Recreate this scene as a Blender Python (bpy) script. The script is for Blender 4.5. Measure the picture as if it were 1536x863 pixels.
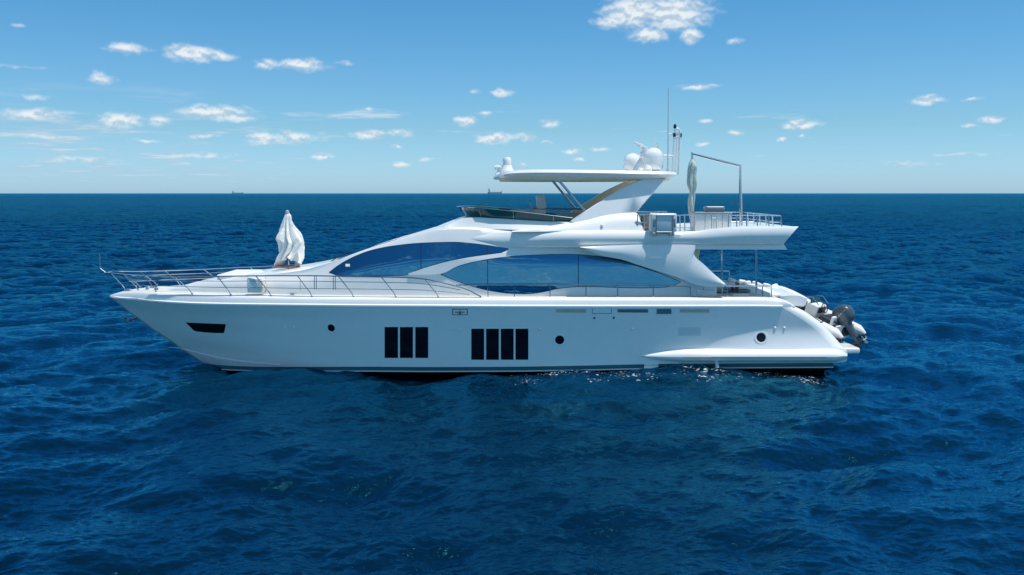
import bpy, math, random
import numpy as np
from mathutils import Vector, Matrix
from mathutils.bvhtree import BVHTree

for o in list(bpy.data.objects):
    bpy.data.objects.remove(o)
random.seed(7)
SC = bpy.context.scene
COL = SC.collection

# ------------------------------------------------------------------ camera
F, DIST, CAMH = 1331.0, 32.0, 6.1
PITCH = math.atan(141.5 / F)
cd = bpy.data.cameras.new('camera')
cam = bpy.data.objects.new('camera', cd)
COL.objects.link(cam)
cam.location = (0, -DIST, CAMH)
cam.rotation_euler = (math.pi / 2 - PITCH, 0, 0)
cd.sensor_width = 36
cd.lens = 36 * F / 1536
cd.clip_start = 0.1
cd.clip_end = 150000
SC.camera = cam

# ------------------------------------------------------------------ sun and sky
SUN = Vector((0.24, -0.09, 0.95)).normalized()
SUN_EL = math.asin(SUN.z)
SUN_AZ = math.atan2(SUN.x, SUN.y)            # clockwise from +Y
sl = bpy.data.lights.new('sun', 'SUN')
sl.energy = 4.3
sl.angle = math.radians(0.53)
sl.color = (1.0, 0.965, 0.91)
so = bpy.data.objects.new('sun', sl)
COL.objects.link(so)
so.rotation_euler = SUN.to_track_quat('Z', 'Y').to_euler()
so.location = (0, 0, 60)

SC.view_settings.view_transform = 'Standard'
SC.view_settings.look = 'None'
SC.view_settings.exposure = 0.0
SC.view_settings.gamma = 1.0
SC.view_settings.use_curve_mapping = False
SC.cycles.sample_clamp_direct = 1.6
SC.cycles.sample_clamp_indirect = 3.0


def pix_dir(px, py):
    a = (px - 768) / F
    b = (431.5 - py) / F
    return Vector((a, math.cos(PITCH) + b * math.sin(PITCH), -math.sin(PITCH) + b * math.cos(PITCH)))


W = bpy.data.worlds.new('World')
SC.world = W
W.use_nodes = True
nt = W.node_tree
nt.nodes.clear()


class NB:
    """small helper for node graphs"""
    def __init__(s, t):
        s.t = t

    def n(s, typ, ins=None, **kw):
        nd = s.t.nodes.new(typ)
        for k, v in kw.items():
            setattr(nd, k, v)
        for k, v in (ins or {}).items():
            sock = nd.inputs[k]
            if isinstance(v, bpy.types.NodeSocket):
                s.t.links.new(v, sock)
            else:
                sock.default_value = v
        return nd

    def m(s, op, a, b=None, c=None, clamp=False):
        nd = s.t.nodes.new('ShaderNodeMath')
        nd.operation = op
        nd.use_clamp = clamp
        for i, v in enumerate((a, b, c)):
            if v is None:
                continue
            if isinstance(v, bpy.types.NodeSocket):
                s.t.links.new(v, nd.inputs[i])
            else:
                nd.inputs[i].default_value = v
        return nd.outputs[0]

    def v(s, op, a, b=None):
        nd = s.t.nodes.new('ShaderNodeVectorMath')
        nd.operation = op
        for i, x in enumerate((a, b)):
            if x is None:
                continue
            if isinstance(x, bpy.types.NodeSocket):
                s.t.links.new(x, nd.inputs[i])
            else:
                nd.inputs[i].default_value = x
        return nd.outputs['Value'] if op in ('LENGTH', 'DOT_PRODUCT') else nd.outputs[0]

    def ramp(s, x, lo, hi, a=0.0, b=1.0):
        nd = s.n('ShaderNodeMapRange', {'Value': x, 'From Min': lo, 'From Max': hi, 'To Min': a, 'To Max': b},
                 interpolation_type='SMOOTHSTEP')
        return nd.outputs[0]

    def mix(s, f, a, b):
        nd = s.t.nodes.new('ShaderNodeMix')
        nd.data_type = 'RGBA'
        for i, v in ((0, f), (6, a), (7, b)):
            if isinstance(v, bpy.types.NodeSocket):
                s.t.links.new(v, nd.inputs[i])
            else:
                nd.inputs[i].default_value = v if i == 0 else (*v, 1)
        return nd.outputs[2]


g = NB(nt)
SKY_STRENGTH = 0.10
sky = g.n('ShaderNodeTexSky', sky_type='NISHITA', sun_disc=False, sun_elevation=SUN_EL,
          sun_rotation=SUN_AZ, altitude=0, air_density=1.0, dust_density=0.4, ozone_density=2.0)
tint = g.n('ShaderNodeMix', {0: 1.0}, data_type='RGBA', blend_type='MULTIPLY')
nt.links.new(sky.outputs[0], tint.inputs[6])
geo = g.n('ShaderNodeTexCoord').outputs['Generated']
sep = g.n('ShaderNodeSeparateXYZ', {0: geo})
az = g.m('ARCTAN2', sep.outputs[0], sep.outputs[1])
el = g.m('ARCSINE', sep.outputs[2])
uv = g.n('ShaderNodeCombineXYZ', {0: az, 1: el, 2: 0.0}).outputs[0]
tc_ = g.mix(g.m('MULTIPLY', g.m('ABSOLUTE', el), 1 / .07, clamp=True), (0.72, 1.14, 1.86), (0.60, 0.98, 1.27))
tc_ = g.mix(g.m('MULTIPLY_ADD', g.m('ABSOLUTE', el), 1 / .13, -.07 / .13, clamp=True), tc_, (0.42, 0.95, 1.23))
tc_ = g.mix(g.ramp(el, 0.35, 1.0), tc_, (0.50, 1.02, 1.04))
nt.links.new(tc_, tint.inputs[7])
# cumulus: (px, py, half width, half height, density)
BLOBS = [(950, 18, 50, 24, 1.15), (1010, 20, 58, 26, 1.15), (915, 33, 34, 11, .9), (975, 52, 32, 13, 1.1), (1036, 53, 18, 12, 1.1),
         (1104, 61, 18, 6, .7), (192, 73, 34, 11, .8), (285, 80, 38, 13, 1.1), (330, 84, 30, 8, .9), (400, 96, 20, 9, .85),
         (455, 98, 44, 12, .9), (520, 95, 20, 5, .6), (152, 119, 22, 13, .8), (25, 37, 14, 6, .55), (50, 145, 26, 8, .5),
         (50, 171, 55, 12, .8), (182, 181, 32, 12, 1.05), (238, 183, 18, 9, .85), (320, 168, 62, 12, .9), (352, 176, 50, 10, .75),
         (395, 207, 30, 12, .9), (445, 206, 50, 13, .75), (300, 204, 40, 6, .6), (480, 234, 24, 6, .85), (555, 202, 28, 8, 1.0), (602, 200, 26, 8, .7),
         (594, 220, 12, 5, .7), (600, 247, 24, 6, .75), (697, 182, 18, 9, 1.05), (728, 171, 20, 6, .6), (752, 139, 22, 8, .9), (710, 138, 14, 6, .6),
         (743, 207, 36, 10, 1.0), (788, 206, 18, 9, .95), (826, 185, 20, 8, .9), (551, 164, 10, 5, .7), (820, 213, 10, 4, .6),
         (860, 227, 22, 6, .85), (900, 225, 22, 5, .7), (782, 247, 10, 4, .8), (868, 240, 12, 4, .7), (1045, 131, 44, 7, .75),
         (1058, 183, 14, 5, .65), (1105, 198, 14, 6, .75), (1056, 217, 18, 5, .6), (1204, 187, 30, 9, 1.0), (1171, 210, 11, 5, .85),
         (1202, 204, 8, 4, .6), (1390, 150, 28, 7, .95), (1455, 149, 28, 4, .5), (1486, 179, 22, 6, .85), (1452, 189, 22, 4, .5),
         (1440, 232, 90, 5, .35), (1350, 245, 120, 10, .22), (60, 205, 60, 7, .5), (215, 212, 30, 5, .5), (120, 240, 90, 8, .45), (300, 232, 80, 8, .45), (640, 238, 30, 5, .5),
         (30, 100, 90, 6, .25)]
n1 = g.n('ShaderNodeTexNoise', {'Vector': g.v('MULTIPLY', uv, (1.0, 1.35, 1.0)), 'Scale': 48.0, 'Detail': 5.0, 'Roughness': 0.52})
wob = g.v('MULTIPLY', g.v('SUBTRACT', n1.outputs['Color'], (0.5, 0.5, 0.5)), (0.018, 0.009, 0.0))
uvw = g.v('ADD', uv, wob)
fld = None
for (px, py, rx, ry, dn) in BLOBS:
    d = pix_dir(px, py).normalized()
    a0, e0 = math.atan2(d.x, d.y), math.asin(d.z)
    q = g.v('MULTIPLY', g.v('SUBTRACT', uvw, (a0, e0, 0)), (F / rx, F / ry, 0))
    val = g.m('MULTIPLY_ADD', g.v('LENGTH', q), -1.0 * dn ** .3, dn)       # dn at centre, falls off
    fld = val if fld is None else g.m('SMOOTH_MAX', fld, val, 0.12)
n2 = g.n('ShaderNodeTexNoise', {'Vector': g.v('MULTIPLY', uv, (1.0, 1.5, 1.0)), 'Scale': 85.0, 'Detail': 6.0, 'Roughness': 0.55})
dens1 = g.ramp(g.m('ADD', fld, g.m('MULTIPLY', g.m('SUBTRACT', n2.outputs[0], 0.5), 0.85)), -0.12, 0.85)
# low broken cloud deck, laid out on a plane high above the sea
dz = g.m('ADD', g.m('MAXIMUM', sep.outputs[2], 0.0), 0.035)
deck = g.n('ShaderNodeCombineXYZ', {0: g.m('DIVIDE', sep.outputs[0], dz), 1: g.m('DIVIDE', sep.outputs[1], dz), 2: 3.7}).outputs[0]
n3 = g.n('ShaderNodeTexNoise', {'Vector': deck, 'Scale': 1.3, 'Detail': 7.0, 'Roughness': 0.6})
n4 = g.n('ShaderNodeTexNoise', {'Vector': deck, 'Scale': 0.16, 'Detail': 2.0})
leftness = g.ramp(az, -0.62, 0.12, 0.12, -0.12)
front = g.ramp(sep.outputs[1], -0.2, 0.6)
bias = g.m('ADD', g.m('MULTIPLY', leftness, front), g.m('MULTIPLY', g.m('SUBTRACT', 1.0, front), 0.10))
cov = g.m('ADD', g.m('ADD', n3.outputs[0], g.m('MULTIPLY', g.m('SUBTRACT', n4.outputs[0], 0.5), 0.35)), bias)
band = g.m('MULTIPLY', g.ramp(el, 0.0, 0.035), g.ramp(el, 0.075, 0.115, 1.0, 0.0))
backband = g.m('MULTIPLY', g.m('SUBTRACT', 1.0, front), g.ramp(el, 0.7, 1.2, 0.95, 0.0))  # unseen cloud behind the camera, thickened to lighten the hull and streak the windows
dens2 = g.m('MAXIMUM', g.m('MULTIPLY', g.ramp(cov, 0.55, 0.74), g.m('MULTIPLY', band, 0.7)), g.m('MULTIPLY', g.ramp(cov, 0.57, 0.67), backband))
n5 = g.n('ShaderNodeTexNoise', {'Vector': g.v('ADD', g.v('MULTIPLY', uv, (1.0, 1.5, 1.0)), (0.0, 0.0045, 0.0)), 'Scale': 85.0, 'Detail': 3.0, 'Roughness': 0.5})
n6 = g.n('ShaderNodeTexNoise', {'Vector': g.v('ADD', g.v('MULTIPLY', uv, (1.0, 1.5, 1.0)), (0.0, -0.0015, 0.0)), 'Scale': 85.0, 'Detail': 3.0, 'Roughness': 0.5})
relief = g.m('SUBTRACT', n6.outputs[0], n5.outputs[0])
cshade = g.mix(g.ramp(relief, -0.16, 0.10), (5.0, 6.3, 7.5), (8.6, 9.1, 9.4))
c2 = g.mix(g.ramp(n3.outputs[0], 0.55, 0.72), (4.2, 6.0, 7.6), (6.8, 7.9, 8.6))
skyc = g.mix(dens2, tint.outputs[2], c2)
skyc = g.mix(g.m('MULTIPLY', dens1, 0.93), skyc, cshade)
bg = g.n('ShaderNodeBackground', {'Color': skyc, 'Strength': SKY_STRENGTH})
nt.links.new(bg.outputs[0], g.n('ShaderNodeOutputWorld').inputs[0])


# ------------------------------------------------------------------ helpers
def U(px, py, Y):
    """world point seen at photo position (px,py) on the plane y=Y"""
    d = pix_dir(px, py)
    t = (Y + DIST) / d.y
    return Vector((t * d.x, Y, CAMH + t * d.z))


def pchip(xs, ys, q):
    xs = np.asarray(xs, float); ys = np.asarray(ys, float); q = np.asarray(q, float)
    h = np.diff(xs); dl = np.diff(ys) / h
    if len(xs) == 2:
        return np.interp(q, xs, ys)
    m = np.zeros_like(xs)
    for i in range(1, len(xs) - 1):
        if dl[i - 1] * dl[i] > 0:
            w1, w2 = 2 * h[i] + h[i - 1], h[i] + 2 * h[i - 1]
            m[i] = (w1 + w2) / (w1 / dl[i - 1] + w2 / dl[i])
    m[0], m[-1] = dl[0], dl[-1]
    i = np.clip(np.searchsorted(xs, q) - 1, 0, len(xs) - 2)
    t = np.clip((q - xs[i]) / h[i], 0, 1)
    return ((2 * t**3 - 3 * t**2 + 1) * ys[i] + (t**3 - 2 * t**2 + t) * h[i] * m[i] +
            (-2 * t**3 + 3 * t**2) * ys[i + 1] + (t**3 - t**2) * h[i] * m[i + 1])


def trace(pts, s):
    """pts: (px,py,halfbeam) -> world points on the near side at parameter s in 0..1 of the px range"""
    p = np.array(pts, float)
    q = p[0, 0] + (p[-1, 0] - p[0, 0]) * s
    yy = pchip(p[:, 0], p[:, 1], q); hb = pchip(p[:, 0], p[:, 2], q)
    return np.array([U(a, b, -c)[:] for a, b, c in zip(q, yy, hb)])


MATS = {}


def mat(name, col, rough=0.4, metal=0.0, coat=0.0, var=0.0, vscale=3.0, bump=0.0, bscale=20.0, spec=0.5, alpha=None, trans=0.0, ior=1.45):
    m = bpy.data.materials.new(name)
    m.use_nodes = True
    t = m.node_tree
    b = t.nodes['Principled BSDF']
    q = NB(t)
    b.inputs['Base Color'].default_value = (*col, 1)
    b.inputs['Roughness'].default_value = rough
    b.inputs['Metallic'].default_value = metal
    b.inputs['Coat Weight'].default_value = coat
    b.inputs['Coat Roughness'].default_value = 0.06
    b.inputs['Specular IOR Level'].default_value = spec
    b.inputs['Transmission Weight'].default_value = trans
    b.inputs['IOR'].default_value = ior
    tc = q.n('ShaderNodeTexCoord').outputs['Object']
    if var > 0:
        nz = q.n('ShaderNodeTexNoise', {'Vector': tc, 'Scale': vscale, 'Detail': 5.0, 'Roughness': 0.6}).outputs[0]
        lo = tuple(c * (1 - var) for c in col)
        hi = tuple(min(1, c * (1 + var * .6)) for c in col)
        t.links.new(q.mix(q.ramp(nz, 0.3, 0.7), lo, hi), b.inputs['Base Color'])
        t.links.new(q.ramp(nz, 0.3, 0.7, rough * 1.25, rough * 0.8), b.inputs['Roughness'])
    if bump > 0:
        nz = q.n('ShaderNodeTexNoise', {'Vector': tc, 'Scale': bscale, 'Detail': 4.0}).outputs[0]
        bp = q.n('ShaderNodeBump', {'Height': nz, 'Strength': 1.0, 'Distance': bump})
        t.links.new(bp.outputs[0], b.inputs['Normal'])
    if alpha is not None:
        b.inputs['Alpha'].default_value = alpha
    MATS[name] = m
    return m


M_HULL = mat('hull_gelcoat', (0.80, 0.81, 0.81), 0.24, coat=0.7, var=0.025, vscale=0.8, bump=0.004, bscale=0.7)
M_WHITE = mat('white_gelcoat', (0.82, 0.82, 0.81), 0.3, coat=0.5, var=0.025, vscale=1.5)
M_DECK = mat('deck_nonskid', (0.62, 0.61, 0.58), 0.6, var=0.06, vscale=4)
M_TEAK = mat('teak', (0.28, 0.13, 0.08), 0.6, var=0.25, vscale=9)
M_STRIPE = mat('boot_stripe', (0.03, 0.12, 0.16), 0.3, coat=0.3)
M_LINE = mat('chine_line', (0.62, 0.66, 0.66), 0.35)
M_BLACK = mat('antifouling', (0.012, 0.016, 0.02), 0.55, var=0.4, vscale=3)
M_GLASS = mat('mirror_tint_glass', (0.09, 0.27, 0.40), 0.03, metal=1.0, bump=0.02, bscale=0.5)
M_DARKGL = mat('dark_glass', (0.004, 0.006, 0.01), 0.06, spec=0.35)
M_GASKET = mat('black_gasket', (0.015, 0.02, 0.025), 0.4)
M_STEEL = mat('stainless_steel', (0.62, 0.64, 0.66), 0.16, metal=1.0)
M_CHDARK = mat('grey_metal', (0.30, 0.33, 0.35), 0.3, metal=0.8)
M_SHADE = mat('grey_plastic', (0.52, 0.44, 0.39), 0.5, var=0.1)
M_BEIGE = mat('beige_lining', (0.86, 0.72, 0.54), 0.6, var=0.05)
M_TAN = mat('tan_upholstery', (0.42, 0.36, 0.30), 0.7, var=0.1, vscale=6)
M_VINYL = mat('white_vinyl', (0.74, 0.74, 0.72), 0.5, var=0.06, vscale=5, bump=0.004, bscale=9)
M_CANVAS = mat('white_canvas', (0.84, 0.83, 0.80), 0.9, var=0.04, vscale=8, bump=0.02, bscale=11)
M_GREENCANVAS = mat('pale_green_canvas', (0.60, 0.66, 0.60), 0.9, var=0.12, vscale=8, bump=0.01, bscale=18)
M_RUBBER = mat('black_rubber', (0.02, 0.022, 0.025), 0.5)
M_TUBE = mat('grey_white_tube', (0.68, 0.70, 0.71), 0.45, var=0.05, vscale=5)
M_ENGINE = mat('engine_blue_grey', (0.05, 0.08, 0.105), 0.3, coat=0.25, var=0.15, vscale=5)
M_LAV = mat('lavender_grey_top', (0.42, 0.43, 0.50), 0.35)
M_SCREEN = mat('smoked_teal_acrylic', (0.015, 0.11, 0.13), 0.04, trans=0.3, ior=1.3, spec=0.6)
M_FITTING = mat('white_fitting', (0.85, 0.85, 0.83), 0.15, coat=1.0)
M_HAWSE = mat('cream_recess', (0.90, 0.80, 0.68), 0.35)
M_PATCH = mat('vent_louver_paint', (0.60, 0.66, 0.69), 0.4)


def mk(name, verts, faces, m, parent=None, smooth=True, mi=None, auto=None):
    me = bpy.data.meshes.new(name)
    loc = Vector((0, 0, 0))
    p = parent
    while p is not None:
        loc += p.location
        p = p.parent
    me.from_pydata([tuple(Vector(v) - loc) for v in verts], [], [tuple(f) for f in faces])
    ms = m if isinstance(m, (list, tuple)) else [m]
    for x in ms:
        me.materials.append(x)
    if mi is not None:
        me.polygons.foreach_set('material_index', mi)
    me.polygons.foreach_set('use_smooth', [smooth] * len(me.polygons))
    if smooth and auto is not False:
        me.set_sharp_from_angle(angle=math.radians(auto or 35))
    me.update()
    o = bpy.data.objects.new(name, me)
    COL.objects.link(o)
    if parent is not None:
        o.parent = parent
    return o


def tag(o, label=None, cat=None, group=None, kind=None):
    for k, v in (('label', label), ('category', cat), ('group', group), ('kind', kind)):
        if v:
            o[k] = v
    return o


def thing(name, label, cat, loc=(0, 0, 0), group=None):
    o = bpy.data.objects.new(name, None)
    o.empty_display_size = 0.3
    COL.objects.link(o)
    o.location = loc
    return tag(o, label, cat, group)


class MB:
    """collects shapes, builds ONE mesh object"""
    def __init__(s):
        s.v = []; s.f = []; s.mi = []

    def add(s, v, f, k=0):
        b = len(s.v)
        s.v += [tuple(x) for x in v]
        s.f += [tuple(i + b for i in q) for q in f]
        s.mi += [k] * len(f)
        return s

    def box(s, c, size, R=None, bev=0.0, k=0):
        hx, hy, hz = (x / 2 for x in size)
        c = Vector(c)
        b = min(bev, hx * .9, hy * .9, hz * .9)
        if b <= 0:
            v = [Vector((x, y, z)) for x in (-hx, hx) for y in (-hy, hy) for z in (-hz, hz)]
            f = [(0, 1, 3, 2), (4, 6, 7, 5), (0, 4, 5, 1), (2, 3, 7, 6), (0, 2, 6, 4), (1, 5, 7, 3)]
        else:
            # rounded box from superellipsoid-like corner grids
            n = 5
            v, f = [], []
            nu = 4 * n
            rings = []
            ph = [(-math.pi / 2 + (math.pi / 2) * i / (n - 1)) for i in range(n)] + [(math.pi / 2) * i / (n - 1) for i in range(n)]
            for ri, p in enumerate(ph):
                zc = -hz + b if ri < n else hz - b
                ring = []
                for qd in range(4):
                    cx = (hx - b) * (1 if qd in (0, 3) else -1)
                    cy = (hy - b) * (1 if qd in (0, 1) else -1)
                    for i in range(n):
                        t = qd * math.pi / 2 + (math.pi / 2) * i / (n - 1)
                        ring.append(len(v))
                        v.append(Vector((cx + b * math.cos(p) * math.cos(t), cy + b * math.cos(p) * math.sin(t), zc + b * math.sin(p))))
                rings.append(ring)
            for r0, r1 in zip(rings, rings[1:]):
                for i in range(nu):
                    f.append((r0[i], r0[(i + 1) % nu], r1[(i + 1) % nu], r1[i]))
            f.append(tuple(reversed(rings[0])))
            f.append(tuple(rings[-1]))
        if R is not None:
            v = [R @ x for x in v]
        return s.add([x + c for x in v], f, k)

    def tube(s, pts, r, n=8, k=0, cap=True):
        pts = [Vector(p) for p in pts]
        rs = r if isinstance(r, (list, tuple)) else [r] * len(pts)
        v, f = [], []
        prev = None
        for i, p in enumerate(pts):
            a = pts[max(i - 1, 0)]; b = pts[min(i + 1, len(pts) - 1)]
            d = (b - a).normalized()
            if prev is None:
                x = d.orthogonal().normalized()
            else:
                x = (prev - d * prev.dot(d)).normalized()
            prev = x
            y = d.cross(x)
            for j in range(n):
                t = 2 * math.pi * j / n
                v.append(p + (x * math.cos(t) + y * math.sin(t)) * rs[i])
        for i in range(len(pts) - 1):
            for j in range(n):
                f.append((i * n + j, i * n + (j + 1) % n, (i + 1) * n + (j + 1) % n, (i + 1) * n + j))
        if cap:
            f.append(tuple(reversed(range(n))))
            f.append(tuple(range((len(pts) - 1) * n, len(pts) * n)))
        return s.add(v, f, k)

    def lathe(s, base, prof, n=24, axis=(0, 0, 1), k=0):
        ax = Vector(axis).normalized()
        x = ax.orthogonal().normalized(); y = ax.cross(x)
        base = Vector(base)
        v, f = [], []
        for (r, z) in prof:
            for j in range(n):
                t = 2 * math.pi * j / n
                v.append(base + ax * z + (x * math.cos(t) + y * math.sin(t)) * max(r, 1e-4))
        for i in range(len(prof) - 1):
            for j in range(n):
                f.append((i * n + j, i * n + (j + 1) % n, (i + 1) * n + (j + 1) % n, (i + 1) * n + j))
        f.append(tuple(reversed(range(n))))
        f.append(tuple(range((len(prof) - 1) * n, len(prof) * n)))
        return s.add(v, f, k)

    def prism(s, outer, inner, k=0):
        """two parallel outlines with the same count"""
        n = len(outer)
        v = list(outer) + list(inner)
        f = [tuple(range(n)), tuple(reversed(range(n, 2 * n)))]
        f += [(i, i + n, (i + 1) % n + n, (i + 1) % n) for i in range(n)]
        return s.add(v, f, k)

    def build(s, name, m, parent=None, smooth=True, auto=None):
        return mk(name, s.v, s.f, m, parent, smooth, s.mi, auto)


def mir(v):
    return Vector((v[0], -v[1], v[2]))


def levels_mesh(levels, closed_center=True, mats=None, ends=True):
    """levels: list of (N,3) arrays, first and last on the centre plane; mirrored over y"""
    v, f, mi = [], [], []
    n = len(levels[0])
    for side in (1, -1):
        off = len(v)
        for L in levels:
            for p in L:
                v.append((p[0], p[1] * side, p[2]))
        for k in range(len(levels) - 1):
            for i in range(n - 1):
                a = off + k * n + i
                q = (a, a + 1, a + n + 1, a + n)
                f.append(q if side == 1 else q[::-1])
                mi.append(mats[k] if mats else 0)
        if ends:
            for e in (0, n - 1):
                q = [off + k * n + e for k in range(len(levels))]
                if len(q) > 2:
                    f.append(tuple(q) if (e == 0) == (side == 1) else tuple(q[::-1]))
                    mi.append(mats[len(mats) // 2] if mats else 0)
    return v, f, mi


def finish(o, weld=0.002):
    """weld the two halves and make the normals consistent"""
    import bmesh
    bm = bmesh.new(); bm.from_mesh(o.data)
    bmesh.ops.remove_doubles(bm, verts=bm.verts, dist=weld)
    bmesh.ops.recalc_face_normals(bm, faces=bm.faces)
    bm.to_mesh(o.data); bm.free()
    return o


def bvh_of(o):
    loc = Vector((0, 0, 0)); p = o
    while p is not None:
        loc += p.location; p = p.parent
    vs = [v.co + loc for v in o.data.vertices]
    return BVHTree.FromPolygons(vs, [tuple(p.vertices) for p in o.data.polygons])


CAMP = Vector((0, -DIST, CAMH))


def hit(bvh, px, py):
    d = pix_dir(px, py).normalized()
    r = bvh.ray_cast(CAMP, d)
    if r[0] is None:
        return None
    nn = r[1] if r[1].dot(d) < 0 else -r[1]
    return r[0], nn


def decal(bvh, name, m, parent, top, bot, x0, x1, nx=24, nz=6, off=0.01, thick=0.03, both=True):
    """a panel seated on the surface: top and bottom outline curves in photo px, thickness reaching into it"""
    tx, ty = zip(*top); bx, by = zip(*bot)
    P, N = [], []
    last = None
    for i in range(nx + 1):
        s = i / nx
        s = 0.5 - 0.5 * math.cos(math.pi * s) if nx > 12 else s
        x = x0 + (x1 - x0) * s
        a = float(pchip(tx, ty, [x])[0]) if len(top) > 2 else float(np.interp(x, tx, ty))
        b = float(pchip(bx, by, [x])[0]) if len(bot) > 2 else float(np.interp(x, bx, by))
        for j in range(nz + 1):
            y = a + (b - a) * j / nz
            h = hit(bvh, x, y) or last or hit(bvh, x, y + 1) or hit(bvh, x, y + 2) or hit(bvh, x + 2, y + 2)
            if h is None:
                print('MISS', name, x, y)
                h = (U(x, y, -3), Vector((0, -1, 0)))
            else:
                last = h
            P.append(h[0] + h[1] * off); N.append(h[1])
    out = []
    for side in ((1, -1) if both else (1,)):
        w = nz + 1
        v = [Vector((p.x, p.y * side, p.z)) for p in P]
        v += [Vector(((p - q * (off + thick)).x, (p - q * (off + thick)).y * side, (p - q * (off + thick)).z)) for p, q in zip(P, N)]
        f = []
        for i in range(nx):
            for j in range(nz):
                a = i * w + j
                f.append((a, a + 1, a + w + 1, a + w))
        rim = [j for j in range(w)] + [i * w + nz for i in range(1, nx + 1)] + [nx * w + j for j in range(nz - 1, -1, -1)] + [i * w for i in range(nx - 1, 0, -1)]
        K = len(P)
        for a, b in zip(rim, rim[1:] + rim[:1]):
            f.append((b, a, a + K, b + K))
        if side == -1:
            f = [q[::-1] for q in f]
        out.append(mk(name, v, f, m, parent, True, None, 30))
    return out


# ------------------------------------------------------------------ the sea
def build_sea():
    rng = np.random.default_rng(11)
    wind = math.radians(-62)          # direction the waves travel

    def cascade(L, N, kmin, kmax, A):
        k1 = 2 * np.pi * np.fft.fftfreq(N, L / N)
        kx, ky = np.meshgrid(k1, k1, indexing='ij')
        k = np.hypot(kx, ky); k[0, 0] = 1
        th = np.arctan2(ky, kx) - wind
        spread = (0.16 + 0.84 * np.cos(th / 1.0) ** 2) / (2 * np.pi * 0.58)
        kp = 2 * np.pi / 11.0
        S = A * k ** -4.0 * np.exp(-(kp / k) ** 2) * spread
        # soft band edges so the three nets join
        band = 1 / (1 + (kmin / k) ** 12) * 1 / (1 + (k / kmax) ** 12)
        S = S * band
        S[0, 0] = 0
        dk = 2 * np.pi / L
        H = (rng.normal(size=(N, N)) + 1j * rng.normal(size=(N, N))) * np.sqrt(S) * dk
        z = np.real(np.fft.ifft2(H)) * N * N
        dx = np.real(np.fft.ifft2(-1j * kx / k * H)) * N * N
        dy = np.real(np.fft.ifft2(-1j * ky / k * H)) * N * N
        return L, N, z, dx, dy

    def sample(c, X, Y):
        L, N, z, dx, dy = c
        u = (X / L * N) % N; v = (Y / L * N) % N
        i = np.floor(u).astype(int) % N; j = np.floor(v).astype(int) % N
        fu = u - np.floor(u); fv = v - np.floor(v)
        i2 = (i + 1) % N; j2 = (j + 1) % N
        r = []
        for a in (z, dx, dy):
            r.append((a[i, j] * (1 - fu) + a[i2, j] * fu) * (1 - fv) + (a[i, j2] * (1 - fu) + a[i2, j2] * fu) * fv)
        return r
    A = 0.0075
    cs = [cascade(211.0, 1024, 0.05, 1.0, A), cascade(57.0, 1024, 1.0, 6.5, A * 2.2), cascade(11.3, 1024, 6.5, 60.0, A * 2.1)]
    # radial rows around the point below the camera
    r = [2.0]
    while r[-1] < 60000:
        x = r[-1]
        step = x * x / (CAMH * 887) * 0.62
        if x < 12:
            step = 0.10
        if x > 60:
            step = min(step, max(0.38, 0.38 * (x / 150) ** 1.5))
        if x > 500:
            step = x * 0.03
        r.append(x + max(step, 0.018))
    r = np.array(r)
    half = math.radians(36)
    front = np.linspace(-half, half, 1150)
    back = np.linspace(half, 2 * math.pi - half, 180)[1:-1]
    th = np.concatenate([front, back])
    nr, na = len(r), len(th)
    Rg, Tg = np.meshgrid(r, th, indexing='ij')
    X = Rg * np.sin(Tg); Y = -DIST + Rg * np.cos(Tg)
    # spacing decides which wave bands the net can carry
    dr = np.gradient(r)[:, None] * np.ones_like(Tg)
    dth = np.where(np.abs(Tg) <= half + 1e-6, 2 * half / 1150, (2 * math.pi - 2 * half) / 180) * Rg
    sp = np.maximum(dr, dth)
    Z = np.zeros_like(X); DX = np.zeros_like(X); DY = np.zeros_like(X)
    for c, lam, chop in zip(cs, (6.0, 1.0, 0.12), (0.95, 0.75, 0.4)):
        w = np.clip((lam * 1.1 - sp) / (lam * 0.7), 0, 1)
        if lam == 0.12:
            w = np.clip((0.40 - sp) / 0.3, 0, 1)
        if lam == 6.0:
            w = w * np.clip((2500 - Rg) / 2000, 0, 1)
        z, dx, dy = sample(c, X, Y)
        Z += z * w; DX += dx * w * chop; DY += dy * w * chop
    print('sea verts', nr * na, 'rms', Z[r < 100].std())
    X2 = X + DX; Y2 = Y + DY
    co = np.stack([X2, Y2, Z], -1).reshape(-1, 3).astype(np.float32)
    i = np.arange(nr - 1)[:, None] * na
    j = np.arange(na)[None, :]
    j2 = (j + 1) % na
    quads = np.stack([i + j, i + na + j, i + na + j2, i + j2], -1).reshape(-1, 4)
    quads = quads[:, ::-1]
    me = bpy.data.meshes.new('sea')
    me.vertices.add(len(co)); me.vertices.foreach_set('co', co.ravel())
    me.loops.add(len(quads) * 4); me.loops.foreach_set('vertex_index', quads.ravel().astype(np.int32))
    me.polygons.add(len(quads))
    me.polygons.foreach_set('loop_start', np.arange(0, len(quads) * 4, 4, dtype=np.int32))
    me.polygons.foreach_set('loop_total', np.full(len(quads), 4, dtype=np.int32))
    me.polygons.foreach_set('use_smooth', np.ones(len(quads), dtype=bool))
    me.update(calc_edges=True)
    if me.polygons[0].normal.z < 0:
        me.flip_normals()
    # centre cap, far below the frame
    o = bpy.data.objects.new('sea', me)
    COL.objects.link(o)
    o['kind'] = 'structure'
    m = bpy.data.materials.new('sea_water')
    m.use_nodes = True
    t = m.node_tree; q = NB(t)
    t.nodes.remove(t.nodes['Principled BSDF'])
    dif = q.n('ShaderNodeBsdfDiffuse')
    glo = q.n('ShaderNodeBsdfGlossy', {'Roughness': 0.05, 'Color': (0.10, 0.63, 0.94, 1)})
    pos = q.n('ShaderNodeNewGeometry').outputs['Position']
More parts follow.
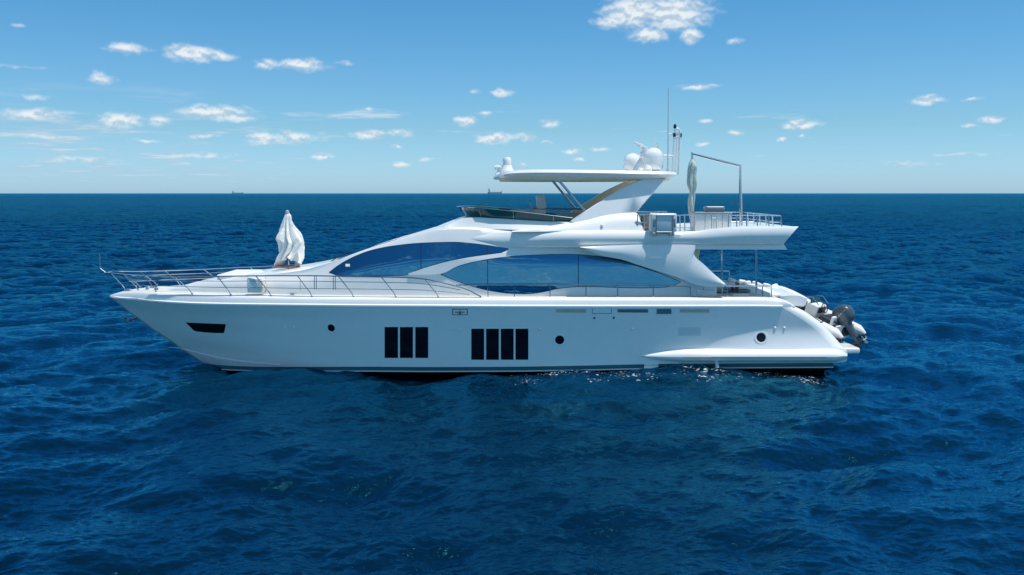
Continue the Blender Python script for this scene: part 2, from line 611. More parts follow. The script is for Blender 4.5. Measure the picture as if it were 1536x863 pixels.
    nb = q.n('ShaderNodeTexNoise', {'Vector': q.v('MULTIPLY', pos, (0.018, 0.03, 0.0)), 'Scale': 1.0, 'Detail': 3.0}).outputs[0]
    t.links.new(q.mix(q.ramp(nb, 0.3, 0.7), (0.0002, 0.0042, 0.0115), (0.0003, 0.0060, 0.0165)), dif.inputs['Color'])
    # ripples too fine for the net, stretched along the crests
    rot = q.n('ShaderNodeMapping', {'Vector': pos, 'Rotation': (0, 0, math.radians(-28)), 'Scale': (0.55, 1.0, 1.0)}).outputs[0]
    a1 = q.n('ShaderNodeTexNoise', {'Vector': rot, 'Scale': 1.1, 'Detail': 4.0, 'Roughness': 0.55}).outputs[0]
    a2 = q.n('ShaderNodeTexNoise', {'Vector': rot, 'Scale': 7.0, 'Detail': 4.0, 'Roughness': 0.6}).outputs[0]
    a3 = q.n('ShaderNodeTexNoise', {'Vector': rot, 'Scale': 2.6, 'Detail': 5.0, 'Roughness': 0.62}).outputs[0]
    cam_d = q.n('ShaderNodeVectorMath', {0: pos, 1: (0, -DIST, 0)}, operation='DISTANCE').outputs['Value']
    far = q.ramp(cam_d, 40.0, 260.0)
    midd = q.ramp(cam_d, 22.0, 90.0)
    hgt = q.m('ADD', q.m('MULTIPLY', a3, q.m('MULTIPLY', midd, 0.30)), q.m('ADD', q.m('MULTIPLY', a1, q.m('MULTIPLY', far, 1.1)), q.m('MULTIPLY', a2, q.m('ADD', 0.032, q.m('MULTIPLY', far, 0.08)))))
    bp = q.n('ShaderNodeBump', {'Height': hgt, 'Strength': 1.0, 'Distance': 1.0})
    t.links.new(bp.outputs[0], dif.inputs['Normal']); t.links.new(bp.outputs[0], glo.inputs['Normal'])
    # reflectance of wavelets too small for the net: unresolved slopes and self-shadowing hold it well below the flat-water value
    fr = q.n('ShaderNodeFresnel', {'IOR': 1.333, 'Normal': bp.outputs[0]}).outputs[0]
    fac = q.m('DIVIDE', q.m('MULTIPLY', fr, 3.1), q.m('MULTIPLY_ADD', fr, 4.0, 0.80))
    ms = q.n('ShaderNodeMixShader', {0: fac, 1: dif.outputs[0], 2: glo.outputs[0]})
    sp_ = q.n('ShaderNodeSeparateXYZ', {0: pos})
    glint_n1 = q.n('ShaderNodeTexNoise', {'Vector': q.v('MULTIPLY', pos, (4.5, 9.0, 1.0)), 'Scale': 1.6, 'Detail': 3.0, 'Roughness': 0.7}).outputs[0]  # white sun glints beside the hull, painted as specks in the water colour
    glint_n2 = q.n('ShaderNodeTexNoise', {'Vector': pos, 'Scale': 0.9, 'Detail': 2.0}).outputs[0]
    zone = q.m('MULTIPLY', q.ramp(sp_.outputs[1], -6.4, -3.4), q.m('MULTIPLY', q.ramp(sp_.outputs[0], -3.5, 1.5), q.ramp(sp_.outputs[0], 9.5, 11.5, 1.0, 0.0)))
    glint_mask = q.ramp(q.m('ADD', q.m('ADD', glint_n1, q.m('MULTIPLY', glint_n2, 0.35)), q.m('MULTIPLY', zone, 0.14)), 0.95, 0.995)
    glint_mask = q.m('MULTIPLY', glint_mask, q.ramp(zone, 0.1, 0.5))
    glint_mask = q.m('MULTIPLY', glint_mask, q.ramp(sp_.outputs[1], -1.0, 2.0, 1.0, 0.0))
    glint_dif = q.n('ShaderNodeBsdfDiffuse', {'Color': (0.75, 0.8, 0.82, 1)})
    ms = q.n('ShaderNodeMixShader', {0: glint_mask, 1: ms.outputs[0], 2: glint_dif.outputs[0]})
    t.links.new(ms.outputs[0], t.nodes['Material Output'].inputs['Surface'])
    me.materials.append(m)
    return o


build_sea()

# ------------------------------------------------------------------ the yacht
yacht = thing('motor_yacht', 'large white motor yacht with blue mirrored windows lying on the dark blue sea', 'yacht')

S = np.concatenate([np.linspace(0, 0.12, 22)[:-1], np.linspace(0.12, 0.9, 70)[:-1], np.linspace(0.9, 1, 14)])
lev_ctrl = [
    # sheer (rim bottom)
    [(165, 446.5, 0.0), (175, 448, .32), (190, 449.5, .6), (209, 451, .88), (250, 454.5, 1.38), (302, 457, 1.85), (350, 458, 2.18), (400, 458.6, 2.45), (460, 459.2, 2.70),
     (542, 460, 2.95), (640, 460.4, 3.10), (768, 461, 3.20), (1000, 461.2, 3.20), (1125, 461, 3.15), (1174, 461.5, 3.1)],
    [(190, 466, 0.0), (209, 467.5, .33), (250, 471, .92), (302, 475, 1.42), (350, 478, 1.82), (400, 480, 2.15), (460, 481.5, 2.48), (542, 482.4, 2.8), (640, 483, 3.0),
     (768, 483, 3.12), (1000, 482, 3.14), (1125, 481.5, 3.11), (1205, 481, 3.05)],
    [(222, 490, 0.0), (260, 493, .55), (302, 496, 1.02), (350, 499, 1.5), (400, 502, 1.92), (460, 504.5, 2.30), (542, 505.5, 2.68), (640, 506, 2.92), (768, 505.5, 3.05),
     (1000, 503.5, 3.09), (1125, 502, 3.08), (1230, 501, 3.0)],
    [(258, 514, 0.0), (302, 519, .58), (350, 523, 1.18), (400, 526, 1.68), (460, 528, 2.12), (542, 528.6, 2.56), (640, 528.6, 2.85), (768, 528, 3.0),
     (1000, 525.5, 3.05), (1125, 524, 3.05), (1247, 522, 2.98)],
    [(303, 545.5, 0.0), (350, 549.2, .85), (400, 550.4, 1.45), (460, 550.6, 1.98), (542, 550.3, 2.46), (640, 550.8, 2.79), (768, 550.3, 2.95), (880, 548.5, 2.99),
     (1000, 546, 3.0), (1125, 545.2, 3.0), (1250, 544.5, 2.9)],
]
vv = [1, .75, .5, .25, 0]
ctrl3 = [trace(c, S) for c in lev_ctrl]
NV = 22
hull_lv = []
C = np.stack(ctrl3)            # 5,N,3
for k in range(NV + 1):
    v = 1 - k / NV
    P = np.zeros((len(S), 3))
    for a in range(3):
        for i in range(len(S)):
            P[i, a] = pchip(vv[::-1], C[::-1, i, a], [v])[0]
    # outward sweep above the stern sponson
    X = P[:, 0]
    w = np.clip((X - 5.6) / 3.0, 0, 1); w = w * w * (3 - 2 * w)
    zt = np.clip((v - .22) / .42, 0, 1)
    bump = (1 - zt) ** 2 if v >= .22 else v / .22
    P[:, 1] -= 0.22 * w * bump
    hull_lv.append(P)

sheer = hull_lv[0]


def shift(P, dy, dz, minhb=0.0):
    Q = P.copy()
    hb = -Q[:, 1]
    Q[:, 1] = -np.maximum(hb + dy * np.clip(hb / 0.4, 0, 1), minhb)
    Q[:, 2] += dz
    return Q


deck_z = trace([(165, 443.5, 0.0), (175, 440, .2), (190, 437, .42), (209, 436.5, .7), (250, 438.5, 1.18), (302, 440.6, 1.65), (350, 442, 1.98), (400, 443.2, 2.25), (460, 444.6, 2.5),
                (542, 445.3, 2.75), (640, 445.8, 2.9), (768, 446.1, 3.0), (1000, 446.1, 3.0), (1125, 446.0, 2.95), (1150, 446.4, 2.92), (1174, 449.5, 2.9)], S)
lip_b = shift(sheer, .035, 0.0)
lip_t = shift(sheer, .035, .05)
cov_b = shift(sheer, -.045, .075)
cov_m = cov_b.copy(); cov_m[:, 1] = cov_m[:, 1] * .9 + deck_z[:, 1] * .10; cov_m[:, 2] = cov_b[:, 2] * .42 + deck_z[:, 2] * .58
cov_u = cov_b.copy(); cov_u[:, 1] = cov_m[:, 1] * .6 + deck_z[:, 1] * .40; cov_u[:, 2] = cov_b[:, 2] * .16 + deck_z[:, 2] * .84
# the rim is one long moulding
deck_in = shift(deck_z, -.05, 0.0)
v, f, mi = levels_mesh([shift(deck_z, -.12, -0.02), deck_in, deck_z, cov_u, cov_m, cov_b, lip_t, lip_b, shift(sheer, -.03, -0.012)], ends=True)
rim = mk('gunwale', v, f, M_WHITE, yacht, True, None, 40)
finish(rim, 0.0005)

# hull shell with stripe, white chine line and black bottom
ch = hull_lv[-1]
st_b = shift(ch, -.035, -.125); st_t = shift(ch, -.03, -.006)
ln_t = shift(ch, .012, -.128); ln_b = shift(ch, .012, -.165)
bk_t = shift(ch, -.05, -.17); bk_m = shift(bk_t, 0, 0); bk_m[:, 1] *= .55; bk_m[:, 2] = np.minimum(bk_t[:, 2] - .05, -.16)
keel = bk_m.copy(); keel[:, 1] = 0; keel[:, 2] -= .5
lv = hull_lv + [st_t, st_b, ln_t, ln_b, bk_t, bk_m, keel]
ms = [0] * (len(hull_lv)) + [1, 1, 2, 3, 3, 3]
v, f, mi = levels_mesh(lv, mats=ms, ends=False)
hull = mk('hull', v, f, [M_HULL, M_STRIPE, M_LINE, M_BLACK], yacht, True, mi, 30)
finish(hull, 0.0005)
hull_bvh = bvh_of(hull)
if hull.data.polygons and hull_bvh.ray_cast(CAMP, pix_dir(600, 480).normalized())[1].y > 0:
    hull.data.flip_normals()

# stern: the rounded quarter that turns the hull sides into the transom
q_in = [Vector(L[-1]) for L in hull_lv]
outer = trace([(459, 1192, 2.86), (472, 1214.6, 2.86), (491.6, 1239, 2.84), (506, 1252, 2.80), (517.6, 1262, 2.76), (528.7, 1271, 2.72), (541, 1269, 2.72)][0:1] * 2, np.array([0.0])) if False else None
oy = np.array([459, 466, 472, 491.6, 506, 517.6, 528.7, 541.0]); ox = np.array([1190, 1205, 1214.6, 1238.5, 1251.5, 1261.5, 1270.5, 1269.0])
iy = np.array([p for p in np.linspace(461.5, 541.5, NV + 1)])
rings = [[], [], [], [], [], [], []]
for k, p in enumerate(q_in):
    t = k / NV
    yo = 459 + (541 - 459) * t
    xo = float(pchip(oy, ox, [yo])[0])
    hb = -p.y
    pe = U(xo, yo, -(hb - .36))
    for j, a in enumerate((0, 18, 38, 58, 76, 90)):
        a = math.radians(a)
        sx = math.sin(a); sy = 1 - math.cos(a)
        rings[j].append(Vector((p.x + (pe.x - p.x) * sx, p.y + (pe.y - p.y) * sy, p.z + (pe.z - p.z) * (sx * .5 + sy * .5))))
    rings[6].append(Vector((pe.x - .25, 0, pe.z)))
v, f = [], []
for side in (1, -1):
    off = len(v)
    for R in rings:
        v += [(p.x, p.y * side, p.z) for p in R]
    w = NV + 1
    for j in range(6):
        for k in range(NV):
            a = off + j * w + k
            f.append((a, a + 1, a + w + 1, a + w))
stern = mk('transom', v, f, M_WHITE, yacht, True, None, 50)
finish(stern, 0.0005)

# deck sheet and aft cockpit sole
v, f, mi = levels_mesh([np.column_stack([deck_z[:, 0], deck_z[:, 1] * 0, deck_z[:, 2] + .01]), shift(deck_z, -.115, -.004)], ends=False)
deck = finish(mk('deck', v, f, M_DECK, yacht))
QC = 1
# sponson bulges along both quarters
Ss = np.linspace(0, 1, 60)
tp = [(955, 533.5), (979, 528.8), (1005, 525.2), (1031, 522.8), (1079, 522), (1138, 521.8), (1247, 521.5), (1258, 523), (1268, 527), (1271, 530)]
bt = [(955, 533.7), (975, 537.8), (992, 540.3), (1031, 543), (1140, 543), (1249, 543.2), (1262, 540.5), (1271, 537)]
qx = 955 + 316 * Ss
ty = pchip(*zip(*tp), qx); by = pchip(*zip(*bt), qx)
gro = np.clip(Ss / .35, 0, 1) ** .7
endt = np.sqrt(np.clip((1 - Ss) / .04, 0, 1))
sl = []
for (fr, out) in ((0, -.14), (.10, .04), (.25, .17), (.45, .25), (.58, .28), (.66, .285), (.68, .24), (.8, .22), (.93, .13), (1.0, -.02)):
    L = []
    for i in range(60):
        hb0 = 3.14 + .04 * gro[i]
        hb = hb0 - .12 * (1 - gro[i]) - .03 + out * gro[i]
        hb -= .35 * (1 - endt[i])
        L.append(U(qx[i], ty[i] + (by[i] - ty[i]) * fr, -hb)[:])
    sl.append(np.array(L))
for side in (1, -1):
    v, f = [], []
    for L in sl:
        v += [(p[0], p[1] * side, p[2]) for p in L]
    for k in range(len(sl) - 1):
        for i in range(59):
            a = k * 60 + i
            f.append((a, a + 1, a + 61, a + 60))
    f.append(tuple(k * 60 + 59 for k in range(len(sl))))
    sp = finish(mk('sponson', v, f, M_WHITE, yacht, True, None, 40), 0.0003)
    b = MB()
    path = [Vector((p[0], p[1] * side, p[2])) for p in np.array([U(a, 536.2, -(3.415)) for a in np.linspace(1026, 1240, 20)])]
    b.tube(path, 0.022, 6)
    b.build('rub_rail', M_GASKET, sp)
# swim platform behind the transom
b = MB()
p = U(1268, 526, -2.0)
b.box((p.x - .06, 0, p.z + .03), (0.95, 4.5, .2), bev=.06)
b.build('swim_platform', M_WHITE, yacht)
# ramp sole the tender lies on
pa, pb = U(1178, 462, 0), U(1234, 503, 0)
b = MB()
b.box((pa + pb) / 2 + Vector((-.1, 0, -.14)), ((pb - pa).length, 4.6, .12), Matrix.Rotation(math.atan2(-(pb - pa).z, (pb - pa).x), 3, 'Y'), .03)
b.build('stern_ramp', M_TEAK, yacht)


# --- hull openings and fittings
def hw(x0, x1, y0, y1, sk=0):
    decal(hull_bvh, 'hull_window', M_DARKGL, hull, [(x0, y0), (x1, y0 - .1)], [(x0, y1), (x1, y1 + .1)], x0, x1, 4, 6, .006, .03)


for (a, b_) in ((577, 597), (600, 619.4), (623, 642.3)):
    hw(a, b_, 490.8, 537)
for (a, b_) in ((707, 726.2), (729.2, 748.3), (751.3, 770.4), (773.3, 792.5)):
    hw(a, b_, 493.4, 539.8)
decal(hull_bvh, 'bow_window', M_DARKGL, hull, [(279, 484), (338.5, 486.4)], [(279, 484.3), (286, 491), (293, 496.8), (335.5, 499.8), (338.5, 488)], 279, 338.5, 30, 5, .008, .03)
for (x, y, r) in ((497, 492, .125), (839.5, 510, .145), (1141.5, 506.5, .15)):
    P, N = hit(hull_bvh, x, y)
    for side in (1, -1):
        p = Vector((P.x, P.y * side, P.z)); n = Vector((N.x, N.y * side, N.z))
        b = MB(); b.lathe(p - n * .05, [(r * .98, 0), (r * 1.5, .05), (r * 1.46, .064), (r * 1.2, .070), (r * 1.04, .062), (r * .98, .04)], 32, n)
        ring = b.build('porthole', M_HULL, hull)
        # glass belongs with the ring on the hull
        b = MB(); b.lathe(p - n * .02, [(r * 1.03, 0), (r * 1.03, .028), (r * .9, .033)], 32, n)
        b.build('porthole_glass', M_DARKGL, hull)
for (x, y, r, m) in ((428, 491, .03, M_HULL), (441, 491, .035, M_HULL), (680, 494.4, .03, M_HULL), (689.5, 494.4, .03, M_HULL), (810, 494, .045, M_FITTING), (948.6, 493.6, .05, M_FITTING),
                     (1066.5, 493, .05, M_FITTING), (1162.5, 492, .05, M_FITTING), (1176.5, 492, .042, M_FITTING), (891.6, 477.2, .04, M_STRIPE), (920.6, 477, .04, M_STRIPE)):
    P, N = hit(hull_bvh, x, y)
    for side in (1, -1):
        p = Vector((P.x, P.y * side, P.z)); n = Vector((N.x, N.y * side, N.z))
        b = MB(); b.lathe(p - n * .01, [(r, 0), (r, .012), (r * .8, .03), (r * .35, .042)], 14, n)
        b.build('through_hull_fitting', m, hull)
for (x0, x1, m) in ((834, 879, M_SHADE), (926.5, 972, M_CHDARK), (1020, 1064, M_SHADE)):
    decal(hull_bvh, 'side_vent', m, hull, [(x0, 464), (x1, 464)], [(x0, 468.6), (x1, 469)], x0, x1, 6, 2, .012, .03)
decal(hull_bvh, 'boarding_recess', M_CHDARK, hull, [(985, 463.4), (1007, 463.4)], [(985, 471), (1007, 471)], 985, 1007, 4, 3, .012, .03)
for (x0, x1, m, y0, y1, o_) in ((678.5, 701.5, M_CHDARK, 463.4, 472.6, .008), (680, 689.4, M_HAWSE, 464.6, 471.6, .016), (690.6, 700, M_HAWSE, 464.6, 471.6, .016)):
    decal(hull_bvh, 'mooring_recess', m, hull, [(x0, y0), (x1, y0)], [(x0, y1), (x1, y1)], x0, x1, 3, 3, o_, .02)
for (x0, x1, y0, y1) in ((683, 697, 467.2, 468.4), (689, 691.4, 468, 471.8)):
    decal(hull_bvh, 'mooring_cleat', M_CHDARK, hull, [(x0, y0), (x1, y0)], [(x0, y1), (x1, y1)], x0, x1, 3, 2, .05, .03)
decal(hull_bvh, 'louvre_panel', M_PATCH, hull, [(1018, 491.6), (1034, 490.8), (1051, 491.6)], [(1018, 504), (1051, 504)], 1018, 1051, 6, 3, .004, .02)
for yy in (494.5, 498, 501.5):
    decal(hull_bvh, 'louvre_slat', M_PATCH, hull, [(1019, yy), (1050, yy)], [(1019, yy + 1), (1050, yy + 1)], 1019, 1050, 4, 1, .012, .02)
# boarding gate seam in the hull side
for (x0, x1, y0, y1) in ((888.0, 888.8, 463, 470.6), (916.6, 917.4, 463, 470.6), (888, 917.4, 470.2, 470.9)):
    decal(hull_bvh, 'gate_seam', M_STRIPE, hull, [(x0, y0), (x1, y0)], [(x0, y1), (x1, y1)], x0, x1, 2, 2, .003, .01)
# cooling water outlets
for (x, y0, y1) in ((1076, 541, 551),):
    b = MB(); p0 = U(x - 2, y0, -3.2); p1 = U(x, y1 + 1, -3.35)
    b.tube([p0, (p0 + p1) / 2 + Vector((.0, -.03, .02)), p1], [.05, .055, .07], 8)
    b.build('outlet_pipe', M_LINE, hull)
decal(hull_bvh, 'outlet_fairing', M_HULL, hull, [(966, 546.4), (987, 546)], [(966, 552.4), (987, 552)], 966, 987, 4, 3, .06, .05)
# spray strake low on the bow
decal(hull_bvh, 'spray_strake', M_WHITE, hull, [(268, 521), (300, 529.5), (350, 540), (420, 547)], [(268, 521.6), (300, 533), (350, 542.4), (420, 548)], 268, 420, 24, 2, .02, .03)
# anchor in its pocket on the stem
b = MB()
a0 = U(205, 476.5, 0); a1 = U(190, 482, 0)
b.tube([a0, a1], .05, 8)
b.tube([U(188, 476, -.22), a1, U(188, 476, .22)], [.025, .07, .025], 8)
b.tube([U(194, 477, 0), U(202, 484, 0)], .035, 8)
b.lathe(U(191, 481, -.2), [(.07, 0), (.07, .4)], 12, (0, 1, 0))
b.build('anchor', M_CHDARK, yacht)

# --- deckhouse: low trunk on the foredeck rising into the superstructure
Sd = np.concatenate([np.linspace(0, .25, 40)[:-1], np.linspace(.25, 1, 90)])
sil = [(236, 436.5), (262, 431.5), (279, 427), (302, 421), (339, 415.5), (356, 412.5), (413, 406.5), (445, 402), (465, 398.5), (489, 393.5), (505, 389.5), (540, 377.5), (587, 361.5), (635, 346.5), (660, 340.5), (700, 338.5),
       (760, 341), (860, 345), (1030, 350)]
basey = [(240, 436.8), (262, 438.5), (302, 440), (350, 441), (400, 442), (460, 443), (542, 443.6), (640, 444), (1030, 444.2)]
bw = [(240, .35), (262, .75), (302, 1.15), (350, 1.5), (400, 1.8), (460, 2.05), (542, 2.3), (640, 2.48), (768, 2.58), (1030, 2.58)]
cre = [(240, 436.6), (262, 434.5), (302, 426.5), (325, 422), (350, 419), (400, 415.5), (450, 411.5), (480, 403), (500, 395.5), (520, 386.5), (554, 373.5), (588, 364), (631, 353.6), (681, 349.5), (760, 354), (860, 358), (1030, 360)]
low = [(240, 436.7), (262, 437), (302, 434), (350, 430), (400, 429), (500, 430), (640, 429), (1030, 431)]


def lv_of(ytr, fb, fixed=0.0, x0=240, x1=1030, dy=0.0):
    q = x0 + (x1 - x0) * Sd
    yy = pchip(*zip(*ytr), q) + dy
    b = pchip(*zip(*bw), q)
    hb = b * fb - fixed * np.clip((q - 262) / 200, 0, 1) * np.clip(b / 1, 0, 1)
    return np.array([U(a, c, -h)[:] for a, c, h in zip(q, yy, hb)])


c_top = lv_of(sil, 0.0); c_top[:, 1] = 0
rq1 = lv_of(sil, 0.55, 0, dy=0.8)
rq2 = lv_of(sil, .80, .0, dy=3.0)
side_t = lv_of(cre, 1.0, .30)
side_t0 = rq2 * .45 + side_t * .55; side_t0[:, 2] += .045 * np.clip((side_t0[:, 0] + 11) / 4, .3, 1); side_t0[:, 1] -= .05
side_m = lv_of([(a, (c + float(pchip(*zip(*low), [a])[0])) / 2) for a, c in cre], 1.0, .075)
side_l = lv_of(low, 1.0, .0)
side_b = lv_of(basey, 1.0, 0.0)
# refine between the crease and the base so that windows sit on a smooth wall
v, f, mi = levels_mesh([c_top, rq1, rq2, side_t0, side_t, side_m, side_l, side_b, side_b * np.array([1, 0, 1])], ends=True)
house = mk('deckhouse', v, f, M_WHITE, yacht, True, None, 50)
finish(house, .0005)
hb_ = bvh_of(house)

w1t = [(495, 408.4), (503, 402), (519, 391.8), (536, 383.6), (553.8, 377), (588.5, 369.7), (631.4, 365.3), (681, 363.9), (705, 365.6), (730, 368.6), (762, 373.6)]
w1b = [(495, 408.8), (505, 412), (523.6, 413.6), (560, 413.6), (607, 412.8), (630, 403.4), (658, 395), (680, 389.6), (716.5, 383.4), (751, 378.8), (762, 373.9)]
w2t = [(662.5, 411.8), (686, 400.7), (708, 394.5), (732.7, 390), (779, 384.4), (848.5, 382), (895, 385), (929.6, 390), (960, 399.5), (990, 410.5), (1020, 423)]
w2b = [(662.5, 412.2), (681.7, 420), (709.5, 429.4), (732.7, 435.3), (767.4, 440), (790.6, 440.6), (813.8, 437.8), (839, 432.4), (871.7, 429.7), (960, 431.5), (990, 431), (1010, 428), (1020, 423.3)]


def grow(t, b, d):
    return [(x, y - d) for x, y in t], [(x, y + d) for x, y in b]


def interp(c, x):
    return float(pchip(*zip(*c), [x])[0])


for (t_, b_, cuts) in ((w1t, w1b, (495, 631.6, 730.5, 762)), (w2t, w2b, (662.5, 731.5, 867.5, 1020))):
    tt, bb = grow(t_, b_, .9)
    decal(hb_, 'window_frame', M_GASKET, house, tt, bb, t_[0][0] - 1, t_[-1][0] + .5, 60, 8, .006, .02)
    for c0, c1 in zip(cuts, cuts[1:]):
        a = c0 + (.5 if c0 != t_[0][0] else 0); z_ = c1 - (.5 if c1 != t_[-1][0] else 0)
        decal(hb_, 'side_window', M_GLASS, house, t_, b_, a, z_, 44, 8, .014, .02)
decal(hb_, 'door_seam', M_GASKET, house, [(398, 416), (399, 416)], [(398, 438), (399, 438)], 398.2, 398.8, 1, 3, .003, .01)
decal(hb_, 'door_seam', M_GASKET, house, [(450, 416), (451, 416)], [(450, 436), (451, 436)], 450.2, 450.7, 1, 3, .003, .01)
decal(hb_, 'navigation_light', M_FITTING, house, [(519, 396.8), (525, 396.6)], [(519, 400.6), (525, 400.6)], 519, 525, 3, 2, .05, .06)
# raised swoosh between the two side windows
swt = [(612, 411), (632, 404.2), (658, 396.2), (680, 390.8), (716.5, 384.8), (752, 380.2), (775, 377)]
swb = [(612, 412.5), (640, 412.5), (663, 410.5), (686, 399.6), (708, 393.4), (732.7, 389), (775, 383.6)]
decal(hb_, 'window_swoosh', M_WHITE, house, swt, swb, 613, 775, 40, 4, .05, .06)
# windshield on the sloping front
glv = []
for yy in (-1.55, -1.2, -.6, 0, .6, 1.2, 1.55):
    row = []
    k = abs(yy) / 1.55
    for s in np.linspace(0, 1, 14):
        px = 503 + 3 + (587 - 506) * s
        d = U(px, 360, 0)
        X = d.x + (.0 - .0 * k)
        # drop straight onto the roof
        h = hb_.ray_cast(Vector((X + .5 * (k ** 2) * 1.0, yy, 9)), Vector((0, 0, -1)))
        row.append(h[0] + h[1] * .018 if h[1].z > 0 else h[0] - h[1] * .018)
    glv.append(row)
v = [p for r in glv for p in r]
f = [(i * 14 + j, (i + 1) * 14 + j, (i + 1) * 14 + j + 1, i * 14 + j + 1) for i in range(6) for j in range(13)]
mk('windshield', v, f, M_DARKGL, house)
# wiper
b = MB()
b.tube([U(496, 393, -.9), U(508, 384.6, -.8), U(527, 376.5, -.7)], .018, 6)
b.build('wiper', M_RUBBER, house)

# --- flybridge tub
Sf = np.linspace(0, 1, 110)
T_ = [(650, 351.5, 1.95), (700, 350, 2.14), (762, 348.5, 2.32), (805, 346.8, 2.46), (861, 345.6, 2.64), (970, 347, 2.80), (1005, 348.7, 2.82), (1040, 347.6, 2.85), (1082, 342.8, 2.86), (1128, 340.2, 2.86), (1198, 340, 2.80)]
Tm = [(650, 354, 2.02), (700, 354, 2.23), (762, 353.5, 2.38), (805, 352, 2.57), (861, 350.8, 2.78), (970, 352, 2.90), (1040, 352, 2.93), (1128, 345.5, 2.94), (1193, 345, 2.88)]
Mm = [(650, 356.5, 2.04), (700, 358.5, 2.28), (762, 360, 2.43), (805, 359.3, 2.63), (861, 358.5, 2.83), (970, 358.5, 2.93), (1040, 358.5, 2.95), (1128, 354, 2.96), (1185, 354, 2.90)]
Bm = [(650, 359, 2.04), (700, 362.5, 2.27), (762, 367, 2.42), (805, 367.5, 2.60), (861, 366.5, 2.79), (970, 363.5, 2.91), (1040, 363.5, 2.92), (1128, 362.5, 2.92), (1178, 362.5, 2.86)]
B_ = [(650, 361, 2.0), (700, 364.5, 2.22), (762, 370.6, 2.38), (805, 371.2, 2.52), (861, 371.2, 2.70), (905, 370, 2.76), (996, 367, 2.83), (1100, 366.7, 2.85), (1175, 366.7, 2.80)]
Lt = [trace(x, Sf) for x in (T_, Tm, Mm, Bm, B_)]
ti = Lt[0].copy(); ti[:, 1] += .14
tf = ti.copy(); tf[:, 2] -= .02; tf[:, 1] += .02
f0 = tf.copy(); f0[:, 1] = 0
u0 = Lt[4].copy(); u0[:, 1] = 0
v, f, mi = levels_mesh([f0, tf, ti] + Lt + [u0], ends=True)
fly = finish(mk('flybridge', v, f, M_WHITE, yacht, True, None, 40), .0005)
# lower soffit slab over the aft cockpit
Sq = np.linspace(0, 1, 20)
sa = [(1020, 366.9, 2.72), (1176, 366.9, 2.70)]
sb = [(1020, 374.3, 2.74), (1181, 374.6, 2.72)]
A1, A2 = trace(sa, Sq), trace(sb, Sq)
z1, z2 = A1.copy(), A2.copy(); z1[:, 1] = 0; z2[:, 1] = 0
v, f, mi = levels_mesh([z1, A1, A2, z2], ends=True)
finish(mk('cockpit_overhang', v, f, M_WHITE, yacht), .0005)
# cockpit posts
for px in (1083, 1134.5):
    b = MB()
    tp_, bt_ = U(px, 374, -1.9 if px < 1100 else -1.9), U(px, 440, -1.9)
    b.tube([tp_, bt_], .035, 10); b.build('cockpit_post', M_STEEL, yacht)


def plate(name, outline, hb_out, th, m, parent, bev=0.04):
    """a moulded plate following outline [(px,py)], outer face at half-breadth hb_out(px,py), both sides"""
    res = []
    # outline is resampled so the edges read rounded
    for side in (1, -1):
        o_ = [U(x, y, -hb_out(x, y)) for x, y in outline]
        cx = sum((p for p in o_), Vector()) / len(o_)
        ins = [p + (cx - p).normalized() * bev for p in o_]
        k = len(o_)
        rng_ = [ins, [p + Vector((0, bev * .9, 0)) for p in o_], [p + Vector((0, th - bev * .9, 0)) for p in o_], [p + Vector((0, th, 0)) for p in ins]]
        v = [Vector((p.x, p.y * side, p.z)) for R in rng_ for p in R]
        f = [tuple(range(k)), tuple(reversed(range(3 * k, 4 * k)))]
        for j in range(3):
            f += [(j * k + i, (j + 1) * k + i, (j + 1) * k + (i + 1) % k, j * k + (i + 1) % k) for i in range(k)]
        res.append(finish(mk(name, v, f, m, parent, True, None, 50), 1e-5))
    return res


def smooth_outline(pts, n=6):
    """Catmull-Rom through closed outline; corners are repeated points"""
    out = []
    N = len(pts)
    for i in range(N):
        p0, p1, p2, p3 = pts[i - 1], pts[i], pts[(i + 1) % N], pts[(i + 2) % N]
        if p1 == p2:
            continue
        for k in range(n):
            t = k / n
            out.append(tuple(.5 * ((2 * p1[a]) + (-p0[a] + p2[a]) * t + (2 * p0[a] - 5 * p1[a] + 4 * p2[a] - p3[a]) * t * t + (-p0[a] + 3 * p1[a] - 3 * p2[a] + p3[a]) * t**3) for a in (0, 1)))
    return out


plate('quarter_cap', [(1148, 447.2), (1162, 447.4), (1172, 448.8), (1181, 452), (1190, 457.6), (1194, 461), (1190, 464), (1160, 464), (1148, 462)], lambda x, y: 3.0 - .05 * max(0, (455 - y) / 8), .5, M_WHITE, yacht, .07)
# the swept wing that runs from the flybridge down to the cockpit coaming
wing_top = [(870, 370.5), (920, 368.5), (970, 367), (1020, 367), (1043, 368), (1043, 374), (1040.5, 379), (1042, 384), (1055, 396), (1072, 412), (1083, 421.5), (1089, 427)]
wing_bot = [(870, 371.5), (906, 384.5), (930, 389), (960, 398.5), (990, 408), (1020, 417.5), (1034, 424), (1049, 428.3), (1069, 430.4), (1084, 430), (1089, 428)]


